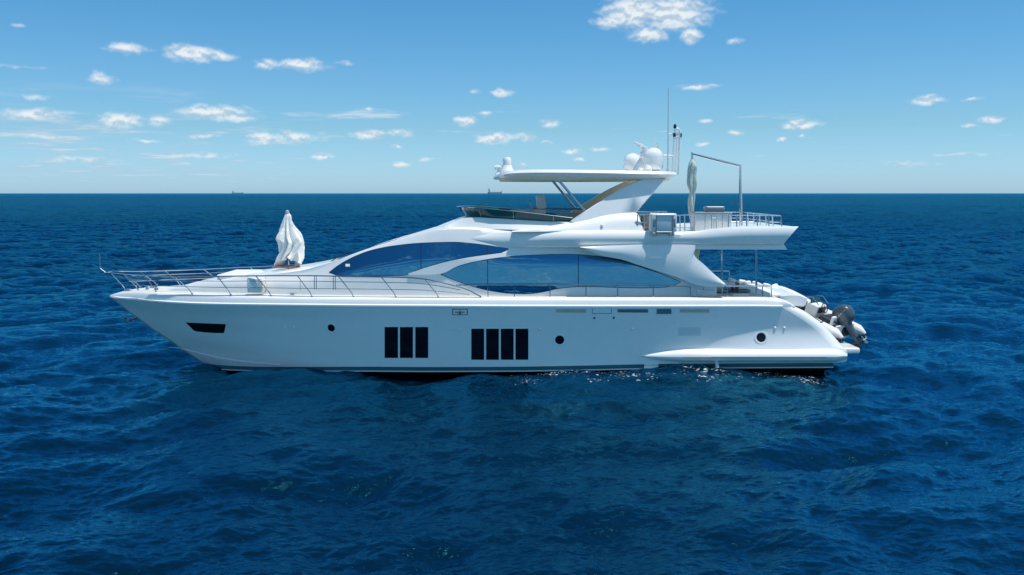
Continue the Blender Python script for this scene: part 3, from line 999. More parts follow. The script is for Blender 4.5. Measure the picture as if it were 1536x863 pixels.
def wing_mesh():
    n = 60
    def resample(pts):
        P = np.array(pts, float)
        d = np.concatenate([[0], np.cumsum(np.hypot(*np.diff(P, axis=0).T))]); d /= d[-1]
        s = np.linspace(0, 1, n)
        return np.column_stack([pchip(d, P[:, 0], s), pchip(d, P[:, 1], s)])
    A, B = resample(wing_top), resample(wing_bot)
    for side in (1, -1):
        v, f = [], []
        m_ = 9
        for i in range(n):
            for j in range(m_):
                t = j / (m_ - 1)
                x = A[i, 0] + (B[i, 0] - A[i, 0]) * t; y = A[i, 1] + (B[i, 1] - A[i, 1]) * t
                d = min(max((y - 367) / 60, 0), 1)
                hb = 2.97 + .09 * d + .05 * math.sin(math.pi * t) - .02
                p = U(x, y, -hb); v.append(Vector((p.x, p.y * side, p.z)))
        K = len(v)
        v += [p + Vector((0, .30 * side, 0)) for p in v]
        for i in range(n - 1):
            for j in range(m_ - 1):
                a = i * m_ + j
                f.append((a, a + 1, a + m_ + 1, a + m_)); f.append((a + K, a + m_ + K, a + m_ + 1 + K, a + 1 + K))
        rim_ = [j for j in range(m_)] + [i * m_ + m_ - 1 for i in range(1, n)] + [(n - 1) * m_ + j for j in range(m_ - 2, -1, -1)] + [i * m_ for i in range(n - 2, 0, -1)]
        for a, b in zip(rim_, rim_[1:] + rim_[:1]):
            f.append((a, b, b + K, a + K))
        finish(mk('side_wing', v, f, M_WHITE, yacht, True, None, 55), .0005)


wing_mesh()
# salon side and aft bulkhead below the wing
b = MB()
pA, pB = U(1015, 400, -2.5), U(1073, 446, -2.5)
b.prism([U(1000, 420, -2.54), U(1040, 420, -2.54), U(1075, 428, -2.54), U(1075, 445.5, -2.54), U(1000, 445.5, -2.54)],
        [U(1000, 420, 2.54) if False else mir(U(x, y, -2.54)) for x, y in ((1000, 420), (1040, 420), (1075, 428), (1075, 445.5), (1000, 445.5))])
b.build('cockpit_bulkhead', M_WHITE, yacht, False)
b = MB()
b.prism([U(1035, 374.8, -2.2), U(1050, 374.8, -2.2), U(1046, 400, -2.2), U(1035, 400, -2.2)], [mir(U(x, y, -2.2)) for x, y in ((1035, 374.8), (1050, 374.8), (1046, 400), (1035, 400))])
b.build('cabin_pillar', M_BEIGE, yacht, False)

# --- flybridge front coaming
ft = [(655, 346, 1.35), (667, 339.8, 1.5), (680, 334, 1.62), (695, 328, 1.74), (711, 326.6, 1.85), (760, 329.2, 2.0), (810, 332.2, 2.12), (862, 334, 2.2)]
fb = [(655, 348, 1.55), (667, 343, 1.68), (711, 343.5, 2.0), (760, 344.5, 2.2), (810, 345.5, 2.33), (862, 346, 2.42)]
Sc = np.linspace(0, 1, 50)
a1_, a2_ = trace(ft, Sc), trace(fb, Sc)
c0 = a1_.copy(); c0[:, 1] = 0; c0[:, 2] += .02; c0[:, 0] -= .25 * np.clip(1 - Sc * 3, 0, 1)
c1 = a2_.copy(); c1[:, 1] = 0; c1[:, 0] -= .5 * np.clip(1 - Sc * 3, 0, 1)
a1i = a1_.copy(); a1i[:, 1] += .12; a1i[:, 2] += .012
v, f, mi = levels_mesh([c0, a1i, a1_, a2_, c1], ends=True)
finish(mk('windscreen_coaming', v, f, M_WHITE, yacht, True, None, 30), .0005)
# coaming under the arch
ct = [(768, 347.4, 2.45), (800, 343.5, 2.42), (830, 339, 2.40), (860, 333.5, 2.38), (905, 323.8, 2.36), (930, 320.8, 2.36), (952, 319.6, 2.36), (957, 322, 2.36)]
cb = [(768, 348.4, 2.58), (800, 348, 2.6), (860, 346.6, 2.64), (905, 346, 2.66), (940, 346.4, 2.66), (957, 347.2, 2.66), (966, 348, 2.66)]
a1_, a2_ = trace(ct, Sc), trace(cb, Sc)
md = (a1_ + a2_) / 2; md[:, 1] -= .07
for side in (1, -1):
    v, f = [], []
    n = len(Sc)
    inn = a1_.copy(); inn[:, 1] += .3
    inb = a2_.copy(); inb[:, 1] += .5
    tpr = a1_.copy(); tpr[:, 1] += .06; tpr[:, 2] += .02
    LL = [inb, inn, tpr, a1_, md, a2_]
    for L in LL:
        v += [(p[0], p[1] * side, p[2]) for p in L]
    for k in range(len(LL) - 1):
        for i in range(n - 1):
            a = k * n + i
            f.append((a, a + 1, a + n + 1, a + n))
    f.append(tuple(k * n + n - 1 for k in range(len(LL))))
    finish(mk('arch_coaming', v, f, M_WHITE, yacht, True, None, 45), .0003)
# windscreen
wt = [(859, 327.5, -2.32), (830, 324, -2.26), (799, 320.4, -2.2), (770, 317.2, -2.14), (740, 314.4, -2.06), (718, 312.4, -1.95), (706, 311.4, -1.75), (695, 310.8, -1.3), (688, 310.5, -.7), (685.5, 310.4, 0)]
wb = [(855, 333, -2.24), (830, 332.8, -2.14), (800, 331.2, -2.06), (770, 329.2, -1.98), (740, 327.6, -1.9), (722, 326.4, -1.8), (712, 326, -1.6), (705, 325.6, -1.15), (701, 325.2, -.6), (699, 325, 0)]
tpw = [U(*p) for p in wt]; btw = [U(*p) for p in wb]
tpw += [mir(p) for p in tpw[-2::-1]]; btw += [mir(p) for p in btw[-2::-1]]
n = len(tpw)
v = tpw + btw
off = [((a - b).cross(Vector((0, 0, 1)))).normalized() * 0 for a, b in zip(tpw, btw)]
ctr = sum(btw, Vector()) / n
v += [p + (Vector((ctr.x, 0, p.z)) - p).normalized() * .014 for p in tpw] + [p + (Vector((ctr.x, 0, p.z)) - p).normalized() * .014 for p in btw]
f = []
for i in range(n - 1):
    f += [(i, i + 1, n + i + 1, n + i), (2 * n + i, 3 * n + i, 3 * n + i + 1, 2 * n + i + 1), (i, 2 * n + i, 2 * n + i + 1, i + 1), (n + i, n + i + 1, 3 * n + i + 1, 3 * n + i)]
scr = finish(mk('windscreen', v, f, M_SCREEN, yacht, True, None, 50), 1e-5)
b = MB(); b.tube(tpw, .016, 6); b.build('windscreen_rail', M_STEEL, scr)
for i in (1, 3, 5, 7, n - 8, n - 6, n - 4, n - 2):
    b = MB(); b.tube([tpw[i], btw[i]], .014, 6); b.build('windscreen_post', M_CHDARK, scr)

# --- radar arch and hardtop
ao = [(966, 268.2), (950, 274.6), (935, 282), (920, 290.3), (905.6, 299.3), (891, 308.5), (877.8, 317.2), (866, 325), (855, 332.8), (862, 334.6), (880, 330.2), (905, 324.6), (930, 321.4), (953, 320.4), (957, 316), (968, 303), (985, 284), (998.8, 268.2)]
arch_hb = lambda x, y: 1.98 + .42 * min(max((y - 268) / 62, 0), 1)
arches = plate('radar_arch', ao, arch_hb, .24, M_WHITE, yacht, .035)
for side, ar in ((1, arches[0]), (-1, arches[1])):
    # tan inner lining of each arch
    o_ = [U(x, y, -arch_hb(x, y) + .245) for x, y in ao]
    o2 = [p + Vector((0, .02, 0)) for p in o_]
    b = MB(); b.prism([Vector((p.x, p.y * side, p.z)) for p in o_], [Vector((p.x, p.y * side, p.z)) for p in o2])
    finish(b.build('arch_lining', M_BEIGE, ar, False), 1e-6)
He = [(740.5, 266.5, .05), (742, 264.5, .7), (746, 262, 1.2), (754, 259, 1.65), (766, 256.6, 1.95), (785, 255.2, 2.12), (808, 254.6, 2.2), (900, 255.5, 2.22), (980, 257.2, 2.15), (1008, 257.8, 2.05), (1013, 258.6, 1.95)]
Hm = [(740, 267.5, .05), (742, 266.5, .78), (746, 265, 1.3), (754, 262.6, 1.75), (766, 260.4, 2.04), (785, 259.4, 2.2), (808, 259, 2.27), (900, 259.8, 2.29), (980, 261.3, 2.22), (1008, 261.8, 2.1), (1015, 262, 1.98)]
Hb = [(740.5, 268.6, .05), (743, 268.6, .65), (748, 268, 1.15), (757, 266.8, 1.58), (770, 265.4, 1.85), (790, 264.4, 2.0), (815, 264.6, 2.08), (900, 265.6, 2.1), (980, 267, 2.02), (1000, 267.5, 1.95), (1005.5, 267.7, 1.88)]
Sh = np.concatenate([np.linspace(0, .12, 24)[:-1], np.linspace(.12, .97, 40)[:-1], np.linspace(.97, 1, 6)])
L3 = [trace(x, Sh) for x in (He, Hm, Hb)]
zt = U(850, 273.2, 1.9).z
Hu = L3[2].copy(); Hu[:, 1] *= .93; Hu[:, 2] = np.minimum(L3[2][:, 2] - .01, zt + .02 * 0)
Hu[:6, 2] = L3[2][:6, 2] - .012
ct0 = L3[0].copy(); ct0[:, 1] = 0; ct0[:, 2] += .03
cu = Hu.copy(); cu[:, 1] = 0
ctm = L3[0].copy(); ctm[:, 1] *= .8; ctm[:, 2] += .02
v, f, mi = levels_mesh([ct0, ctm] + L3 + [Hu, cu], mats=[0, 0, 0, 0, 1, 1], ends=True)
hard = mk('hardtop', v, f, [M_WHITE, M_BEIGE], yacht, True, mi, 40)
finish(hard, .0005)
for (x0, y0, x1, y1) in ((834.5, 266.5, 877, 316),):
    for side in (1, -1):
        b = MB(); p0, p1 = U(x0, y0, -1.9), U(x1, y1, -2.2)
        b.tube([Vector((p.x, p.y * side, p.z)) for p in (p0, p1)], .045, 12); b.build('hardtop_strut', M_STEEL, hard)


def lathe_at(px, py, Y, prof, name, m, parent, n=28, tilt=None):
    p = U(px, py, Y)
    b = MB(); b.lathe(p, prof, n, tilt or (0, 0, 1))
    return b.build(name, m, parent, True, 40)


dome = lambda r, h: [(r * .55, 0), (r * .6, .05), (r * .82, .07), (r * .96, .16), (r, .26), (r, h - r * .95)] + [(r * math.cos(a), h - r * .95 + r * .95 * math.sin(a)) for a in np.linspace(.1, 1.5, 9)] + [(.01, h)]
lathe_at(979.5, 257.8, -.8, dome(.36, .84), 'satellite_dome', M_FITTING, hard)
lathe_at(948.5, 258.5, .9, dome(.33, .70), 'satellite_dome', M_FITTING, hard)
# open array radar on a raked pedestal
b = MB()
b.tube([U(955, 257, 0), U(964, 236, 0)], [.16, .09], 12)
b.box(U(964, 233, 0), (.22, .26, .22), bev=.06)
b.box(U(966, 228.5, 0), (.18, .2, .14), bev=.05)
R = Matrix.Rotation(math.radians(28), 3, 'Y') @ Matrix.Rotation(math.radians(35), 3, 'Z')
b.box(U(961.5, 218.5, 0), (.36, .5, .07), R, bev=.03)
b.tube([U(964, 226, 0), U(961.5, 219, 0)], .05, 8)
b.build('radar_scanner', M_FITTING, hard)
b = MB(); b.lathe(U(972, 256.5, -1.4), [(.14, 0), (.15, .06), (.10, .16), (.02, .2)], 18); b.build('gps_dome', M_FITTING, hard)
b = MB(); b.lathe(U(961, 256.8, -1.2), [(.08, 0), (.1, .05), (.07, .1), (.01, .12)], 14); b.build('gps_dome', M_FITTING, hard)
b = MB(); b.tube([U(1001.5, 257.8, -1.0), U(1001.8, 235, -1.0), U(1002.5, 132.5, -1.0)], [.022, .016, .008], 6)
b.lathe(U(1001.5, 258, -1.0), [(.05, 0), (.04, .12), (.02, .16)], 10); b.build('whip_antenna', M_SHADE, hard)
b = MB(); b.tube([U(1003.8, 257.8, .6), U(1004, 200, .6)], [.018, .014], 6); b.build('whip_antenna', M_FITTING, hard)
b = MB(); b.tube([U(981.6, 230, .6), U(981.6, 206, .6)], [.014, .012], 6); b.build('whip_antenna', M_FITTING, hard)
b = MB(); b.tube([U(987, 230, .8), U(987, 217, .8)], .03, 8); b.lathe(U(987, 217, .8), [(.045, 0), (.045, .05)], 10); b.build('exhaust_stub', M_HAWSE, hard)
# light mast: two posts bent into a loop, crossbar and three lamps
b = MB()
b.tube([U(1017.5, 262, -.5), U(1020, 200, -.5), U(1019, 195, -.5), U(1016, 193.2, -.5), U(1012.5, 194, -.5), U(1011.8, 199, -.5), U(1008.5, 259, -.5)], .04, 8)
b.tube([U(1013, 262, .1), U(1016, 198, .1)], .03, 8)
b.tube([U(995, 234, -.5), U(1010, 234.5, -.5)], .05, 8)
b.tube([U(1003, 201.5, -.5), U(1022, 202.5, -.5)], .022, 6)
b.tube([U(1010, 206, -.5), U(1023, 206.5, -.5)], .03, 6)
b.build('light_mast', M_FITTING, hard)
for (x, y) in ((1012.4, 192.6), (1011.6, 205.5), (1021, 205.5)):
    r = .05 if x < 1015 else .04
    lathe_at(x, y, -.5, [(r, 0), (r * 1.1, .02), (r, .09), (r * .9, .13), (r * .3, .14)], 'mast_lamp', M_RUBBER, hard, 14)
# camera and searchlight on the front edge
lathe_at(760.5, 256.8, -.5, [(.26, -.04), (.24, .05), (.19, .12), (.17, .2), (.165, .22), (.13, .225), (.13, .25), (.15, .26), (.155, .36), (.15, .42), (.11, .48), (.03, .5)], 'thermal_camera', M_FITTING, hard)
b = MB()
b.lathe(U(747.5, 262.5, -.4), [(.12, 0), (.09, .06), (.04, .1), (.04, .2)], 14)
b.tube([U(741.6, 252, -.4), U(743, 252, -.4), U(749, 251.4, -.4), U(751, 251.4, -.4)], [.07, .085, .085, .05], 14)
b.build('searchlight', M_FITTING, hard)

# --- flybridge fittings
b = MB()
b.box(U(811.5, 303.4, .3), (.34, .5, .52), Matrix.Rotation(math.radians(-6), 3, 'Y'), .08)
b.box(U(808, 318, .3), (.5, .5, .16), bev=.05)
b.tube([U(810, 320, .3), U(810, 338, .3)], .06, 8)
b.build('helm_seat', M_VINYL, fly)
b = MB(); b.lathe(U(796.5, 312, -.3), [(.19, 0), (.22, .02), (.22, .05), (.19, .06)], 24, (1, 0, .35)); b.build('steering_wheel', M_SHADE, fly)
b = MB(); b.box(U(783, 323.5, 0), (.9, 1.5, .4), bev=.1); b.build('helm_console', M_SHADE, fly)
b = MB(); b.tube([U(799, 313, 1.2), U(873, 313.6, 1.2)], .03, 8)
for x in (805, 831, 860, 872):
    b.tube([U(x, 313.3, 1.2), U(x, 335, 1.2)], .02, 6)
b.build('flybridge_rail', M_CHDARK, fly)
b = MB(); b.box(U(856, 326, .6), (1.1, 1.6, .3), bev=.05); b.build('flybridge_bench', M_TAN, fly)
b = MB(); b.box(U(968, 334, .3), (.7, 3.2, .62), bev=.08); b.build('aft_sofa', M_TAN, fly)
b = MB(); b.box(U(948, 335, -1.9), (.5, .5, .55), bev=.06); b.build('side_locker', M_VINYL, fly)
# grill cabinet and cover
b = MB()
cp = U(1066, 334, -1.9)
b.box(cp, (1.22, .8, .62), bev=.02)
cab = b.build('grill_cabinet', M_VINYL, fly)
b = MB(); b.box(cp + Vector((0, 0, .33)), (1.27, .86, .04), bev=.015); b.build('cabinet_top', M_CHDARK, fly)
b = MB()
b.box(cp + Vector((.1, 0, .45)), (.66, .42, .2), bev=.05)
b.tube([cp + Vector((-.26, -.2, .34)), cp + Vector((-.2, -.2, .46)), cp + Vector((-.16, -.2, .52))], .03, 6)
b.build('grill', M_CHDARK, fly)
for dx in (-.28, .02, .3):
    b = MB(); b.box(cp + Vector((dx, -.402, -.01)), (.012, .006, .56)); b.build('cabinet_door_seam', M_CHDARK, fly, False)


def rail(name, posts, heights, r=.02, parent=None, extra=(), m=None):
    """posts: world foot points, top at foot+height; heights: fractional levels of the horizontal bars"""
    b = MB()
    for (a, t) in posts:
        b.tube([a, t], r, 7)
    for h in heights:
        b.tube([a + (t - a) * h for (a, t) in posts], r * (1 if h == 1 else .7), 7)
    for e in extra:
        b.tube(e, r, 7)
    return b.build(name, m or M_STEEL, parent)


def posts_px(lst, Y):
    return [(U(xf, yf, Y), U(xt, yt, Y)) for (xf, yf, xt, yt) in lst]


for s in (-1, 1):
    pp = posts_px([(1092.5, 343, 1092.5, 323), (1105, 342, 1105, 323), (1120, 341, 1120, 323), (1136, 341, 1136, 323), (1153, 341, 1153, 323), (1172.5, 341, 1171, 323.5)], -2.55)
    if s > 0:
        pp = [(mir(a), mir(b_)) for a, b_ in pp]
    rail('aft_rail', pp, (1.0, .42), .022, fly)
pp = [(Vector((pp[-1][0].x, y, pp[-1][0].z)), Vector((pp[-1][1].x, y, pp[-1][1].z))) for y in (-2.55, -1.6, -.8, 0, .8, 1.6, 2.55)]
rail('stern_rail', pp, (1.0, .42), .022, fly)
for s in (-1, 1):
    pp = posts_px([(956, 346, 956, 322.5), (966, 346, 966, 322), (1014, 347, 1014, 323), (1020, 347, 1020, 323), (1027, 347, 1027, 322.5), (1036, 347, 1036, 322.5), (1041, 346, 1041, 322.5)], -2.6)
    if s > 0:
        pp = [(mir(a), mir(b_)) for a, b_ in pp]
    rail('side_rail', pp, (1.0, .5, .2), .02, fly)
for x in (1067.5, 1074.5):
    b = MB(); b.tube([U(x, 343, -2.62), U(x, 326, -2.62), U(x + (-1.2 if x < 1070 else 1.4), 322.5, -2.62)], .014, 6); b.build('ladder_post', M_STEEL, fly)
b = MB(); b.tube([U(1067.5, 327.5, -2.62), U(1074.5, 327.5, -2.62)], .012, 6); b.build('ladder_rung', M_STEEL, fly)
# side lamp on the coaming
b = MB(); b.lathe(U(903, 338.4, -2.6), [(.05, 0), (.05, .03), (.03, .06)], 12, (0, -1, .3)); b.build('courtesy_light', M_FITTING, fly)

# --- deck rails
GX = [(a, b_) for a, b_ in zip((158.5, 200, 270, 330, 383, 460, 507, 560, 611, 637, 655, 680, 700, 722), (409, 412.8, 414.8, 414.8, 414, 413.8, 414.6, 415.4, 416.8, 419, 422.5, 428.5, 434.5, 445.6))]
rb = [(158.5, .25), (200, .8), (270, 1.5), (330, 1.95), (383, 2.22), (460, 2.55), (560, 2.82), (640, 2.96), (722, 3.0)]


def rail_pt(x, lvl=0.0):
    y = interp(GX, x)
    yd = interp([(150, 436), (209, 436.8), (250, 438.5), (302, 440.6), (350, 442), (400, 443.2), (460, 444.6), (640, 445.8), (1200, 446.1)], x)
    return U(x, y + (yd - y) * lvl, -interp(rb, x))


near_posts = [(188.6, 436, 168, 411), (206.7, 434, 186, 411.8), (234, 437, 215, 413.4), (288, 440, 262, 414.6), (346, 441.8, 326, 414.9), (406.5, 443.4, 383.5, 414), (468, 444.8, 446, 413.9),
              (530.5, 445.2, 507.5, 414.7), (594, 445.6, 572, 415.7), (657.5, 446, 637.5, 419)]
for s in (-1, 1):
    fl = (lambda p: p) if s < 0 else mir
    b = MB()
    b.tube([fl(rail_pt(x)) for x in np.linspace(158.5, 722, 90)], .021, 8)
    b.build('bow_rail', M_STEEL, yacht)
    for (xf, yf, xt, yt) in near_posts:
        b = MB()
        top = U(xt, yt, -interp(rb, xt)); ft_ = U(xf, yf, -(interp(rb, xf) - .03))
        kn = top + (ft_ - top) * .82 + Vector((.03, 0, 0))
        b.tube([fl(top), fl(kn), fl(ft_ + Vector((0, 0, -.03)))], .017, 7)
        b.lathe(fl(ft_), [(.04, -.02), (.03, .02)], 10)
        b.build('rail_stanchion', M_STEEL, yacht)
    for lv_, x1 in ((.27, 690), (.62, 704)):
        b = MB(); b.tube([fl(rail_pt(x, lv_)) for x in np.linspace(182 - 10 * lv_, x1, 80)], .011, 6); b.build('rail_wire', M_STEEL, yacht)
    # gate posts
    for x in (471.5, 474.5, 500, 503):
        b = MB(); b.tube([fl(rail_pt(x)), fl(rail_pt(x, .66))], .014, 6); b.build('gate_post', M_STEEL, yacht)
    # aft side rail
    ys = [(682, 428), (732, 427.6), (880, 427.4), (960, 427.4), (1036, 430)]
    b = MB()
    b.tube([fl(U(x, interp(ys, x), -2.96)) for x in np.linspace(684, 1036, 40)], .02, 8)
    b.build('side_deck_rail', M_STEEL, yacht)
    for x in (732, 771.5, 825, 879, 926.5, 980, 1035.5):
        b = MB(); b.tube([fl(U(x, interp(ys, x), -2.96)), fl(U(x, 446.6, -2.94))], .017, 7); b.build('rail_stanchion', M_STEEL, yacht)
    b = MB(); b.tube([fl(U(1044.5, 446, -2.9)), fl(U(1044.8, 438, -2.9)), fl(U(1047, 435.8, -2.9)), fl(U(1071, 435.4, -2.9))], .018, 7)
    b.tube([fl(U(1055, 435.6, -2.9)), fl(U(1055, 431, -2.9))], .015, 6); b.build('grab_rail', M_STEEL, yacht)
    b = MB(); b.tube([fl(U(1089, 429.2, -2.85)), fl(U(1157, 429.4, -2.85)), fl(U(1157.2, 446, -2.85))], .02, 7)
    for x in (1091, 1143.5):
        b.tube([fl(U(x, 429.3, -2.85)), fl(U(x, 446.4, -2.85))], .018, 7)
    b.build('cockpit_rail', M_STEEL, yacht)
    # stern cleat block under the rim
    b = MB()
    b.tube([fl(U(1137, 455.8, -3.04)), fl(U(1160, 456, -3.04))], .03, 6)
    b.box(fl(U(1136, 454, -3.02)), (.14, .06, .2), bev=.02); b.box(fl(U(1147, 454, -3.02)), (.1, .06, .2), bev=.02)
    b.tube([fl(U(1169, 453.6, -3.0)), fl(U(1169, 459, -3.0))], .04, 8)
    b.build('stern_fairlead', M_STEEL, yacht)
    # cleat on the bow deck edge
    b = MB(); b.tube([fl(U(432, 440.6, -2.2)), fl(U(445, 440.6, -2.2))], .025, 6); b.box(fl(U(438.5, 442.4, -2.2)), (.14, .07, .09), bev=.02)
    b.build('deck_cleat', M_STEEL, yacht)
b = MB(); b.tube([U(149.2, 379.5, 0), U(150, 402.6, 0), U(158.5, 409, 0)], .016, 6); b.tube([U(158.5, 409, -.25), U(157, 409, 0), mir(U(158.5, 409, -.25))], .014, 8)
b.build('jack_staff', M_STEEL, yacht)
# windlass and bow gear
b = MB()
for (x, y, Y) in ((194, 438, -.25), (221, 433.5, -.3), (228, 433.5, .2), (235, 433, -.5)):
    b.lathe(U(x, y + 3, Y), [(.08, 0), (.06, .05), (.05, .1), (.09, .14), (.09, .17)], 14)
b.tube([U(194, 437, -.1), U(222, 434, 0)], .03, 6)
b.build('windlass', M_STEEL, yacht)
# bow seat cubby seen against the trunk
b = MB(); b.box(U(384, 427.5, -2.02), (.52, .34, .50), bev=.05); bx_ = b.build('bow_step_box', M_WHITE, yacht)
b = MB(); b.box(U(393.2, 427.5, -2.03), (.14, .345, .36), bev=.02); b.build('step_box_recess', M_HAWSE, yacht)
# sun pad on the foredeck
b = MB(); b.box(U(385, 411.5, 0), (2.2, 2.2, .16), Matrix.Rotation(math.radians(2), 3, 'Y').inverted() if False else None, .06)
b.build('sun_pad', M_VINYL, yacht)

# ------------------------------------------------------------------ things on the yacht
# bow table
tl = U(430, 401, 0)
tab = thing('deck_table', 'small teak-edged table on a steel leg under the closed white parasol', 'table', U(437, 405, 0))
b = MB(); b.box(U(429.5, 400.2, 0), (.82, .8, .05), bev=.015); b.build('tabletop', M_TEAK, tab)
for dx in (-.1, .02, .13):
    b = MB(); b.tube([U(436, 400.8, 0) + Vector((dx, 0, 0)), U(436, 406.5, 0) + Vector((dx, 0, 0))], .035, 8); b.build('leg', M_STEEL, tab)


def folded_parasol(name, label, pole_foot, pole_top, prof, m, n_fold, amp, seed, hem=0.0, group=None, pole=True):
    """prof: list of (y px, left px, right px) ; cloth hanging in folds around the axis"""
    t = thing(name, label, 'parasol', pole_foot, group)
    rnd = random.Random(seed)
    if pole:
        b = MB(); b.tube([pole_foot, pole_top], .022, 8); b.build('pole', M_STEEL, t)
    NA = 120
    Y = pole_foot.y
    ys = [p[0] for p in prof]
    rows = np.linspace(ys[0], ys[-1], 46)
    ph = [rnd.uniform(0, 6.28) for _ in range(6)]
    v, f = [], []
    for i, y in enumerate(rows):
        l = float(np.interp(y, ys, [p[1] for p in prof])); r = float(np.interp(y, ys, [p[2] for p in prof]))
        a, c = U(l, y, Y), U(r, y, Y)
        mid = (a + c) / 2; R_ = (c - a).length / 2
        s = i / 45
        for j in range(NA):
            th = 2 * math.pi * j / NA
            tw = th + .5 * math.sin(2.2 * s + ph[0])
            fo = abs(math.sin(n_fold / 2 * tw + .9 * math.sin(2 * th + ph[1]) + 1.1 * s))
            k = 1 - amp * min(1, .25 + s * 2.5) * (1 - fo) ** .8 - .07 * abs(math.sin(11 * th + 7 * s + ph[4])) ** .6
            k *= 1 - .10 * min(1, s * 3) * math.sin(5 * s * 3 + 3 * th + ph[2])
            sag = hem * (max(0, s - .72) / .28) ** 1.0 * (abs(math.sin(th)) ** 1.2) * (1 - .35 * abs(math.sin(4 * th + ph[3])))
            v.append(mid + Vector((math.cos(th) * R_ * k, math.sin(th) * R_ * k * .8, sag)))
    for i in range(45):
        for j in range(NA):
            f.append((i * NA + j, (i + 1) * NA + j, (i + 1) * NA + (j + 1) % NA, i * NA + (j + 1) % NA))
    f.append(tuple(range(NA)))
    K = len(v)
    mk('canopy', v, f, m, t, True, None, 48)
    b = MB(); b.lathe(pole_top - Vector((0, 0, .08)), [(.05, 0), (.07, .04), (.06, .1), (.02, .13)], 14); b.build('finial', M_SHADE, t)
    return t


folded_parasol('bow_parasol', 'closed white parasol billowing above the small table on the foredeck', U(433, 405, 0), U(431, 317.5, 0),
               [(320, 428.5, 434), (324, 426.5, 437.5), (331, 423.5, 438.5), (341, 420, 443.5), (352, 414.5, 452), (358, 413.5, 456), (364, 416.5, 459.5), (372, 417, 458.5), (382, 415.5, 456), (392, 413.5, 455), (399.5, 412, 455)],
               M_CANVAS, 9, .58, 5, hem=.36)
# cantilever parasol on the flybridge aft deck
ap = thing('cantilever_parasol', 'folded pale green parasol hanging from a steel arm on the flybridge aft deck', 'parasol', U(1111.5, 345, -1.2))
b = MB(); b.tube([U(1111.5, 345, -1.2), U(1110.8, 296, -1.2), U(1110.2, 250, -1.2)], [.062, .055, .04], 10); b.build('pole', M_STEEL, ap)
b = MB(); b.tube([U(1038, 230.5, -1.2), U(1111, 249.5, -1.2)], .05, 10); b.build('arm', M_STEEL, ap)
b = MB(); b.tube([U(1038, 228.5, -1.2), U(1038.6, 241, -1.2)], .04, 8); b.build('hook', M_STEEL, ap)
prof2 = [(239.5, 1036.5, 1041.5), (243, 1034, 1043.5), (250, 1032, 1046.5), (262, 1030.6, 1045), (274, 1030, 1045.6), (283, 1032.6, 1044.5), (289, 1034.6, 1042.6), (295, 1033, 1043), (306, 1031.5, 1042), (316, 1032.5, 1041), (326, 1034, 1040.5), (334, 1036, 1040)]
rnd = random.Random(3)
NA = 90; v, f = [], []
rows = np.linspace(239.5, 334, 44)
for i, y in enumerate(rows):
    l = float(pchip([p[0] for p in prof2], [p[1] for p in prof2], [y])[0]); r = float(pchip([p[0] for p in prof2], [p[2] for p in prof2], [y])[0])
    a, c = U(l, y, -1.2), U(r, y, -1.2); mid = (a + c) / 2; R_ = (c - a).length / 2; s = i / 43
    for j in range(NA):
        th = 2 * math.pi * j / NA
        k = 1 - .5 * min(1, s * 6) * (1 - abs(math.sin(3.5 * th + 2.2 * math.sin(4 * s) + .8 * math.sin(2 * th)))) ** .8
        v.append(mid + Vector((math.cos(th) * R_ * k, math.sin(th) * R_ * k, .02 * math.sin(3 * th + 9 * s))))
for i in range(43):
    for j in range(NA):
        f.append((i * NA + j, (i + 1) * NA + j, (i + 1) * NA + (j + 1) % NA, i * NA + (j + 1) % NA))
f.append(tuple(range(NA))); f.append(tuple(reversed(range(43 * NA, 44 * NA))))
mk('canopy', v, f, M_GREENCANVAS, ap, True, None, 48)

# life raft box hung outside the flybridge rail
c = U(994, 334, -2.85)
raft = thing('life_raft_container', 'white box with grey lid frame hung outside the flybridge rail', 'life raft', U(994, 348, -2.85))
b = MB(); b.box(c, (.84, .48, .60), bev=.05); b.build('container_shell', M_VINYL, raft)
b = MB(); b.box(c + Vector((.02, -.245, -.01)), (.52, .03, .50), bev=.012); b.build('front_panel', M_PATCH, raft)
b = MB()
for dx in (-.25, .29):
    b.tube([c + Vector((dx, -.27, .25)), c + Vector((dx, -.275, -.42))], .018, 6)
b.tube([c + Vector((-.25, -.27, .25)), c + Vector((.29, -.27, .25))], .014, 6)
b.tube([c + Vector((-.25, -.27, -.3)), c + Vector((.29, -.27, -.3))], .014, 6)
b.build('cradle_bars', M_CHDARK, raft)
for dx in (-.31, .24):
    b = MB(); b.box(c + Vector((dx, -.2, -.36)), (.12, .16, .12), bev=.02); b.build('cradle_foot', M_SHADE, raft)
for dx in (-.33, .35):
    b = MB(); b.box(c + Vector((dx, -.243, .0)), (.05, .02, .28), bev=.008); b.build('latch', M_CHDARK, raft)

# cockpit dining table and chairs
ct_ = thing('cockpit_table', 'lavender-grey dining table in the aft cockpit behind the side wing', 'table', U(1108, 446, -1.0))
b = MB(); b.prism([U(1083, 428.6, -1.9), U(1131, 428.6, -1.9), U(1129, 428.6, 0) + Vector((-.6, 0, .12)), U(1086, 428.6, 0) + Vector((0, 0, .12))],
                  [p + Vector((0, 0, -.05)) for p in (U(1083, 428.6, -1.9), U(1131, 428.6, -1.9), U(1129, 428.6, 0) + Vector((-.6, 0, .12)), U(1086, 428.6, 0) + Vector((0, 0, .12)))])
b.build('tabletop', M_LAV, ct_, False)
for x in (1098, 1105):
    b = MB(); b.tube([U(x, 429, -1.0), U(x, 446, -1.0)], .06, 10); b.build('leg', M_CHDARK, ct_)


